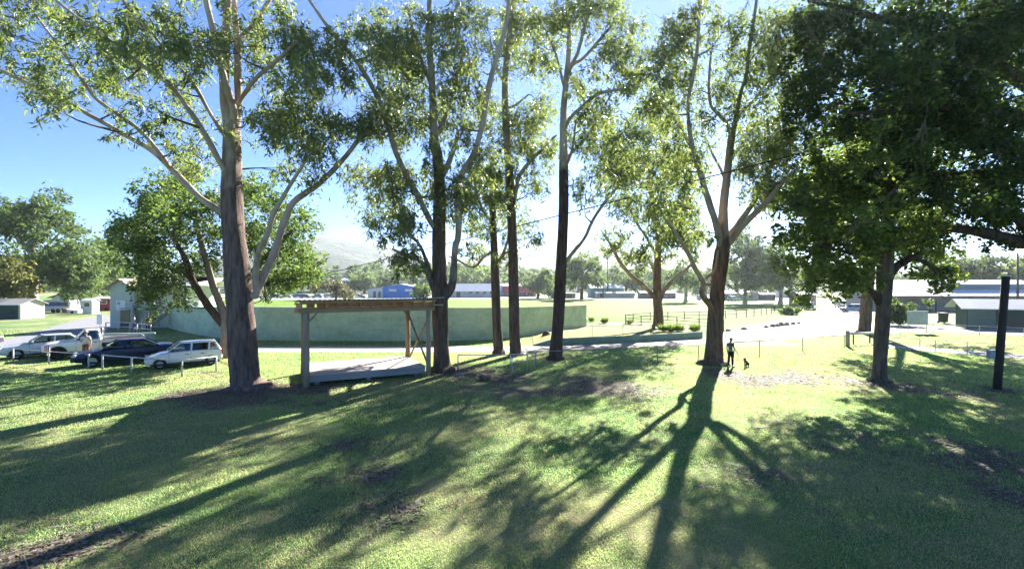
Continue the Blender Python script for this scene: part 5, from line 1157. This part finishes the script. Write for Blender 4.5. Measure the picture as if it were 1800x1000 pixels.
SEDAN = dict(W=.90, r=.33, ax=(1.42,-1.36), st=[(-2.32,.45,.84,.76),(-2.24,.34,1.0,.84),(-1.9,.26,1.03,.88),(-1.2,.2,1.0,.905),(-.3,.19,.965,.91),(.6,.19,.94,.905),(1.2,.2,.88,.90),(1.8,.23,.79,.86),(2.15,.28,.70,.78),(2.30,.38,.60,.66)],
     belt=.945, roof=1.39, cw=(.80,.60), cab=(1.02,.28,-.92,-1.72), bp=(-.28,), cp=.14, seats=(0,-.85), lampz=.66, lampx=2.14, tailz=.88, tailx=-2.27, tailh=.16, seam=(-1.05,-.25,.85), spokes=7)
OLDS = dict(SEDAN); OLDS.update(W=.88, r=.31, roof=1.37, cab=(.95,.35,-1.0,-1.55), spokes=12, bump=TRIM)
def heading(px): # square to the sight line, nose towards the left of the view
    v = Vector(((px-CX)/F, 1)).normalized(); return math.atan2(-abs(v.x), -v.y)
WHITEP = paint('white_car_paint', (.74,.75,.77)); NAVY = pm('navy_car_paint', (.006,.016,.06), (.005,.014,.05), .8, .3, spec=.35, coat=.15); SILV = paint('silver_car_paint', (.52,.55,.58)); CREAMP = paint('ute_white_paint', (.70,.71,.72))
car('hatchback', 'small white older hatchback parked closest to the massive gum', 'car', G(324,642.5), heading(324)+.03, HATCH, WHITEP, HUB)
car('sedan', 'dark navy sedan with multi spoke alloy wheels parked between the ute and the white hatchback', 'car', G(219,637.5), heading(219)+.02, SEDAN, NAVY, ALLOY)
car('sedan', 'silver sedan partly hidden behind the front of the white ute', 'car', G(86,625), heading(95)-.02, OLDS, SILV, HUB)
car('sedan', 'old maroon and grey car, only its end showing, beyond the silver sedan', 'car', G(-78,612), heading(10)+2.9, OLDS, paint('maroon_car_paint', (.20,.05,.05), .4), HUB)
# the ute: cab and bonnet, with a drop-side tray behind
UTE = dict(W=.92, r=.40, wd=.26, ax=(1.55,-1.45), st=[(-2.4,.62,.74,.40),(-.52,.60,.76,.42),(-.50,.38,1.14,.88),(0.2,.36,1.15,.91),(.7,.36,1.13,.91),(1.3,.40,1.08,.90),(1.9,.42,1.02,.87),(2.2,.45,.95,.82),(2.28,.5,.86,.74)],
     belt=1.13, roof=1.72, cw=(.80,.66), cab=(.78,.32,-.36,-.46), bp=(), cp=.12, seats=(-.15,), lampz=.86, lampx=2.16, tailz=.66, tailx=-2.46, tailh=.12, seam=(-.38,.72), bump=TRIM, mirror=TRIM, hand=TRIM, spokes=5)
uh = heading(165)+.02; ut = car('ute', 'white high set ute with black tyres and drop side tray behind the navy sedan', 'ute', G(160,625.5), uh, UTE, CREAMP, TRIM)
m = MB(); m.box((-1.62,0,.86), (2.15,1.84,.08)); m.box((-1.2,.4,.70), (2.6,.12,.2)); m.box((-1.2,-.4,.70), (2.6,.12,.2)); m.build('tray_floor', TRIM, ut, True)
TRAY = pm('tray_panel', (.60,.61,.62), (.48,.49,.50), 2, .5, metal=.2)
m = MB(); m.box((-1.62,.90,1.04), (2.15,.04,.28)); m.build('tray_side', TRAY, ut, True, .01)
m = MB(); m.box((-1.62,-.90,1.04), (2.15,.04,.28)); m.build('tray_side', TRAY, ut, True, .01)
m = MB(); m.box((-2.68,0,1.04), (.04,1.8,.28)); m.build('tray_tailgate', TRAY, ut, True, .01)
m = MB()
for y in (-.85,.85): m.box((-.60,y,1.30), (.06,.06,.85))
m.box((-.60,0,1.70), (.06,1.76,.06)); m.box((-.60,0,1.35), (.05,1.66,.05)); m.build('tray_headboard', WHITE, ut, True)
m = MB(); m.box((-1.62,.926,1.16), (2.15,.02,.05)); m.build('tray_stripe', pm('tray_red', (.3,.06,.05), None, 3, .6), ut, True)
# far cars across the oval
FARC = [(452,166,'white',(.72,.72,.72)),(470,166,'pale blue',(.22,.40,.55)),(486,166,'blue',(.03,.14,.42)),(503,166,'silver',(.5,.52,.55)),(521,166,'bright blue',(.03,.20,.55)),(539,166,'dark blue',(.02,.06,.18)),(557,166,'sky blue',(.12,.36,.62)),(576,166,'white',(.72,.72,.72)),(594,166,'royal blue',(.02,.10,.40)),(614,166,'teal',(.05,.25,.32)),(634,166,'steel blue',(.15,.25,.38)),(744,166,'white',(.72,.72,.72))]
ordw = ['first','second','third','fourth','fifth','sixth','seventh','eighth','ninth','tenth','eleventh','twelfth']
proto = {}
for i, (px, D, cn, cc) in enumerate(FARC):
    lb = f'{cn} car beyond the oval, {ordw[i]} from the massive gum toward the blue shed'
    if not proto: o = car('parked_car', lb, 'car', (at(px,D), D, 0), .1, OLDS if i % 2 else HATCH, paint('far_paint', cc), HUB, 'cars parked beyond the oval', False); proto[0] = o
    else:
        o = copy_tree(proto[0]); o['label'] = lb; o.location = (at(px,D)+rng.normal()*.2, D+rng.normal()*1.0, 0); o.rotation_euler = (0,0,(0 if i % 3 else math.pi)+rng.normal()*.12)
        pmt = paint('far_paint', cc)
        for ch in o.children:
            if ch.data.materials and ch.data.materials[0].name.startswith('far_paint'): ch.material_slots[0].link = 'OBJECT'; ch.material_slots[0].material = pmt
EXTRA = [(1424,88,.9,'silver',(.62,.65,.68),'silver blue car parked where the paddock fence meets the gravel road'),(1290,134,.3,'white',(.72,.72,.72),'white car before the dark blue cottage beyond the oval'),(1236,142,0,'white',(.7,.7,.7),'white car seen under the low limb of the reddish trunked gum'),(1262,150,3.1,'blue',(.1,.2,.4),'blue car just left of the dark blue cottage'),(1500,80,2.2,'blue',(.2,.3,.45),'pale blue car on the gravel road behind the old thick trunk'),(1478,96,1.2,'white',(.7,.7,.72),'white car far up the gravel road under the shade tree')]
for (px, D, hd, cn, cc, lb) in EXTRA:
    o = copy_tree(proto[0]); o['label'] = lb; o.location = (at(px,D), D, 0); o.rotation_euler = (0,0,hd); pmt = paint('far_paint', cc)
    for ch in o.children:
        if ch.data.materials and ch.data.materials[0].name.startswith('far_paint'): ch.material_slots[0].link = 'OBJECT'; ch.material_slots[0].material = pmt

# ---------------------------------------------------------------- people and dogs
def skin_mesh(name, nodes, edges, mat, parent, sub=1, root=0, extra=None):
    me = bpy.data.meshes.new(name); me.from_pydata([n[0] for n in nodes], edges, [])
    o = bpy.data.objects.new(name, me); COL.objects.link(o)
    sk = o.modifiers.new('skin', 'SKIN'); sk.use_smooth_shade = True
    for i, nd in enumerate(nodes):
        r = nd[1]; r = (r, r) if not hasattr(r, '__len__') else r
        me.skin_vertices[0].data[i].radius = r; me.skin_vertices[0].data[i].use_root = (i == root)
    ss = o.modifiers.new('sub', 'SUBSURF'); ss.levels = sub; ss.render_levels = sub
    bpy.context.view_layer.update(); dg = bpy.context.evaluated_depsgraph_get()
    m2 = bpy.data.meshes.new_from_object(o.evaluated_get(dg)); o.modifiers.clear(); o.data = m2; bpy.data.meshes.remove(me)
    if extra:
        bm = bmesh.new(); bm.from_mesh(m2); t = bpy.data.meshes.new('t'); t.from_pydata(extra.v, [], extra.f); bm.from_mesh(t); bm.to_mesh(m2); bm.free(); bpy.data.meshes.remove(t)
    m2.materials.clear(); m2.materials.append(mat); m2.polygons.foreach_set('use_smooth', [True]*len(m2.polygons))
    if parent: o.parent = parent
    return o
SKIN = pm('skin', (.50,.32,.24), None, 4, .6)
def person(label, loc, rz, scale, hairc, topc, legc, larm, rarm, stance=.10, step=0.0, head_turn=0.0, head_dip=0.0, shorts=False, hat=None, group=None):
    "local frame faces -y; larm/rarm: (elbow, wrist, fingers direction)"
    root = thing('person', loc, label, 'person', group, rz); root.scale = (scale,)*3
    nd = []; ed = []
    def add(p, r, par=None): nd.append((tuple(p), r)); i = len(nd)-1; (ed.append((par, i)) if par is not None else None); return i
    hd = Vector((math.sin(head_turn)*.03, -.02-head_dip*.08, 1.56-head_dip*.03))
    pel = add((0,0,.94), (.135,.10)); wa = add((0,0,1.08), (.115,.085), pel); ch = add((0,.01,1.27), (.14,.10), wa); nb_ = add((0,.015,1.42), (.065,.06), ch)
    nk = add((0,0,1.48), .05, nb_); h1 = add(hd+Vector((0,0,-.02)), (.066,.078), nk); h2 = add(hd+Vector((0,.01,.06)), (.07,.085), h1); h3 = add(hd+Vector((0,.01,.12)), (.045,.055), h2)
    joints = {}
    for s, arm in ((1, larm), (-1, rarm)):
        sh_ = add((s*.165,.01,1.385), .052, ch); el = add(arm[0], .040, sh_); fa = add(Vector(arm[0]).lerp(Vector(arm[1]), .5), .036, el); wr = add(arm[1], .025, fa)
        d = Vector(arm[2]).normalized(); wv = Vector(arm[1]); side = d.cross(Vector((s*1.0,.15,0))).normalized()
        pa = add(wv+d*.05, (.024,.017), wr); kn = wv+d*.085
        for k, ln in zip((-1.5,-.5,.5,1.5), (.060,.072,.068,.052)):
            a = add(kn+side*k*.017, .0085, pa); b = add(kn+side*k*.019+d*ln*.5+Vector((-s*.008,0,0)), .008, a); add(kn+side*k*.019+d*ln*.85+Vector((-s*.026,0,0)), .0065, b)
        t = add(wv+d*.03+side*.026, .010, wr); t2 = add(wv+d*.06+side*.045, .009, t); add(wv+d*.085+side*.046, .007, t2)
        joints[s] = wv+d*.09
        hp = add((s*.085,0,.88), (.085,.09), pel); kn_ = add((s*stance*.9,-.02-s*step*.4,.49), (.056,.06), hp); cf = add((s*stance,.015-s*step*.8,.33), (.05,.054), kn_); an = add((s*stance,.02-s*step,.09), .037, cf)
        hl = add((s*stance,.03-s*step,.045), .038, an); add((s*(stance+.015),-.13-s*step,.035), (.040,.03), hl)
    ex = MB(); f = hd
    ex.prism([(f.x-.012,f.y-.075,f.z+.0),(f.x+.012,f.y-.075,f.z+.0),(f.x,f.y-.075,f.z+.045)], (0,-.028,-.004))
    for s in (-1, 1): ex.ball((f.x+s*.072,f.y+.01,f.z+.02), (.012,.024,.034), 8, 6)
    ex.ball((f.x,f.y-.078,f.z-.032), (.024,.010,.007), 8, 6)
    skin_mesh('body', nd, ed, SKIN, root, 1, pel, ex)
    m = MB()
    for s in (-1, 1): m.ball((f.x+s*.028,f.y-.076,f.z+.035), (.011,.008,.007), 8, 6)
    m.build('eyes', TRIM, root, True)
    m = MB(); hh = MB()
    hh.ball((f.x,f.y+.022,f.z+.075), (.083,.095,.088), 14, 10); hh.v = [(x, max(y, f.y-.055) if z < f.z+.10 else y, max(z, f.z+(.06 if y < f.y-.02 else -.035))) for x, y, z in hh.v]
    hh.build('hair', pm('hair', hairc, None, 20, .7), root, True)
    if hat: m = MB(); m.lathe([(.15,.115),(.155,.122),(.095,.13),(.088,.19),(.06,.205),(.001,.208)], 18, (f.x,f.y+.01,f.z)); m.build('hat', pm('hat_cloth', hat, None, 9, .9), root, True)
    tm = pm('shirt_cloth', topc, None, 14, .9, .2); lm = pm('trouser_cloth', legc, None, 14, .9, .2)
    nd2 = [((0,0,.93),(.150,.112)),((0,0,1.08),(.132,.102)),((0,.01,1.27),(.152,.114)),((0,.015,1.40),(.085,.075))]; ed2 = [(0,1),(1,2),(2,3)]
    for s, arm in ((1, larm), (-1, rarm)):
        i = len(nd2); nd2 += [((s*.165,.01,1.385),.064), (tuple(Vector((s*.165,.01,1.385)).lerp(Vector(arm[0]), .72)), .058)]; ed2 += [(2,i),(i,i+1)]
    skin_mesh('shirt', nd2, ed2, tm, root, 1)
    nd3 = [((0,0,.95),(.142,.110))]; ed3 = []
    for s in (1, -1):
        i = len(nd3); nd3 += [((s*.087,0,.87),(.094,.098)),((s*stance*.9,-.02-s*step*.4,.49),(.070,.074))]; ed3 += [(0,i),(i,i+1)]
        if not shorts: nd3 += [((s*stance,.018-s*step,.10),(.062,.066))]; ed3 += [(i+1,i+2)]
    skin_mesh('shorts' if shorts else 'trousers', nd3, ed3, lm, root, 1)
    for s in (1, -1): skin_mesh('shoe', [((s*stance,.045-s*step,.045),(.045,.042)),((s*(stance+.008),-.05-s*step,.04),(.046,.036)),((s*(stance+.015),-.15-s*step,.032),(.042,.028))], [(0,1),(1,2)], TRIM, root, 1)
    return root, joints
hang = lambda s, f=0.0: ((s*.215,.03,1.12), (s*.225,-.05-f,.90), (0,-.12,-1))
pp_, J = person('person in a dark grey top and black trousers leaning by the reddish trunked gum', G(1284,645.5), .25, .97, (.16,.06,.03), (.10,.11,.14), (.02,.02,.025), ((.23,.02,1.12),(.27,-.14,.93),(.25,-.5,-.8)), hang(-1), .115, .05, .4, .5)
person('person in a bright yellow top and navy trousers standing at the ramp railing', G(260,585), .2, 1.05, (.05,.03,.02), (.75,.62,.03), (.03,.04,.09), hang(1), ((-.21,0,1.13),(-.16,-.18,1.02),(0,-1,.1)), .10)
person('person in a pale top and purple trousers bending at the ramp railing', G(236,585), -.9, 1.0, (.04,.03,.02), (.5,.5,.56), (.10,.08,.28), ((.22,-.08,1.13),(.16,-.28,.98),(0,-1,-.3)), hang(-1,.1), .11, .12, 0, .6)
person('person in a white shirt, pale hat and brown shorts standing beside the ute door', G(151,632.6), .6, 1.02, (.06,.04,.03), (.72,.68,.64), (.26,.10,.06), hang(1), ((-.22,-.05,1.12),(-.16,-.26,1.08),(.3,-1,.2)), .10, .03, 0, .1, True, (.55,.42,.34))
def dog(label, loc, rz, sc, col, belly, sit=True):
    root = thing('dog', loc, label, 'dog', None, rz); root.scale = (sc,)*3
    nd = []; ed = []
    def add(p, r, par=None): nd.append((p, r)); i = len(nd)-1; (ed.append((par, i)) if par is not None else None); return i
    zb = .40 if not sit else .22
    ru = add((0,.24,zb), .075); be = add((0,.08,zb+(.0 if not sit else .09)), .08, ru); cs = add((0,-.10,.39), (.085,.10), be); nk = add((0,-.20,.49), .06, cs)
    hd = add((0,-.25,.57), (.062,.06), nk); mz = add((0,-.33,.55), .034, hd); add((0,-.39,.54), .024, mz)
    for s in (-1, 1):
        add((s*.06,-.22,.68), .008, add((s*.045,-.235,.62), .025, hd))
        a = add((s*.06,-.12,.30), .042, cs); b = add((s*.06,-.11,.17), .028, a); c = add((s*.06,-.115,.05), .022, b); add((s*.06,-.16,.02), .022, c)
        if sit: a = add((s*.09,.15,.17), .062, ru); b = add((s*.10,.02,.12), .036, a); c = add((s*.10,.13,.05), .024, b)
        else: a = add((s*.06,.20,.27), .055, ru); b = add((s*.06,.14,.19), .034, a); c = add((s*.06,.25,.12), .023, b)
        e = add((s*.07 if not sit else s*.10,.20 if not sit else .06,.025), .022, c); add((s*.07 if not sit else s*.10,.14 if not sit else -.02,.018), .02, e)
    t = add((0,.33,zb+.02 if not sit else .12), .028, ru); t = add((0,.42,zb+.1 if not sit else .14), .02, t); add((0,.47,zb+.2 if not sit else .2), .010, t)
    skin_mesh('body', nd, ed, col, root, 1)
    m = MB(); m.ball((0,-.405,.552), (.014,.012,.011), 8, 6)
    for s in (-1, 1): m.ball((s*.034,-.298,.592), .009, 8, 6)
    m.build('nose_and_eyes', TRIM, root, True)
    if belly: m = MB(); m.ball((0,-.175,.40), (.065,.045,.11), 10, 8); m.build('chest_patch', belly, root, True)
    return root
dloc = G(1312,645)
dog('small dark pointy eared dog sitting in the leaf litter beside the person', dloc, -.9, .82, pm('dark_fur', (.03,.026,.024), (.05,.04,.035), 12, .95), None)
dog('little black and white dog standing at the feet of the person by the gum', G(1272,647.5), 1.2, .55, pm('pied_fur', (.62,.60,.57), (.02,.02,.02), 3.2, .95), pm('white_fur', (.7,.68,.65), None, 9, .9), False)
hand = pp_.location+Matrix.Rotation(.25, 3, 'Z') @ (Vector(J[1])*.97); nk = dloc+Matrix.Rotation(-.9, 3, 'Z') @ Vector((0,-.17,.40))
m = MB(); m.tube([hand, hand.lerp(nk, .33)-Vector((0,0,.16)), hand.lerp(nk, .7)-Vector((0,0,.14)), nk], .009, 6); tag(m.build('leash', pm('leash_webbing', (.03,.03,.035), None, 5, .7)), 'thin dark leash running from the person to the dark dog', 'leash')

# ---------------------------------------------------------------- air, sky, sun, camera
hz = MB(); hz.prism([(-2300,-60,-2.2),(2300,-60,-2.2),(2300,2600,-2.2),(-2300,2600,-2.2)], (0,0,150)); 
m, nt, out = nodes_of('haze_air'); pv_ = N(nt, 'ShaderNodeVolumePrincipled'); pv_.inputs['Color'].default_value = (.88,.94,1,1); pv_.inputs['Density'].default_value = HAZE; pv_.inputs['Anisotropy'].default_value = .5
nt.links.new(pv_.outputs[0], out.inputs['Volume'])
hzo = hz.build('haze', m); tag(hzo, kind='stuff'); hzo.display_type = 'WIRE'
world = bpy.data.worlds.new('World'); scene.world = world; world.use_nodes = True
nt = world.node_tree; nt.nodes.clear(); wo = nt.nodes.new('ShaderNodeOutputWorld'); bg = nt.nodes.new('ShaderNodeBackground'); sky = nt.nodes.new('ShaderNodeTexSky')
sky.sky_type = 'NISHITA'; sky.sun_disc = False; sky.sun_elevation = SUN_EL; sky.sun_rotation = SUN_AZ; sky.altitude = 3000; sky.air_density = 1.0; sky.dust_density = .02; sky.ozone_density = 10.0
bg.inputs['Strength'].default_value = SKY; nt.links.new(sky.outputs[0], bg.inputs[0]); nt.links.new(bg.outputs[0], wo.inputs[0])
sd = Vector((math.sin(SUN_AZ)*math.cos(SUN_EL), math.cos(SUN_AZ)*math.cos(SUN_EL), math.sin(SUN_EL)))
l = bpy.data.lights.new('sun', 'SUN'); l.energy = 5.0; l.angle = R(.53); l.color = (1, .96, .90); lo_ = bpy.data.objects.new('sun', l); COL.objects.link(lo_); lo_.rotation_euler = (-sd).to_track_quat('-Z', 'Y').to_euler(); lo_.location = sd*60
cam = bpy.data.cameras.new('camera'); cam.sensor_width = 36; cam.lens = 36*F/1800; cam.clip_end = 9000; cam.clip_start = .1
co = bpy.data.objects.new('camera', cam); COL.objects.link(co); co.location = (0,0,H); co.rotation_euler = (R(90),0,0); scene.camera = co
scene.render.engine = 'CYCLES'; c = scene.cycles
c.max_bounces = 8; c.diffuse_bounces = 3; c.glossy_bounces = 3; c.transmission_bounces = 4; c.volume_bounces = 1; c.transparent_max_bounces = 12; c.caustics_reflective = False; c.caustics_refractive = False
c.use_denoising = True; c.sample_clamp_indirect = 6
vs_ = scene.view_settings; vs_.view_transform = 'Standard'; vs_.look = 'None'; vs_.exposure = EXPO; vs_.gamma = 1.0; vs_.use_curve_mapping = False
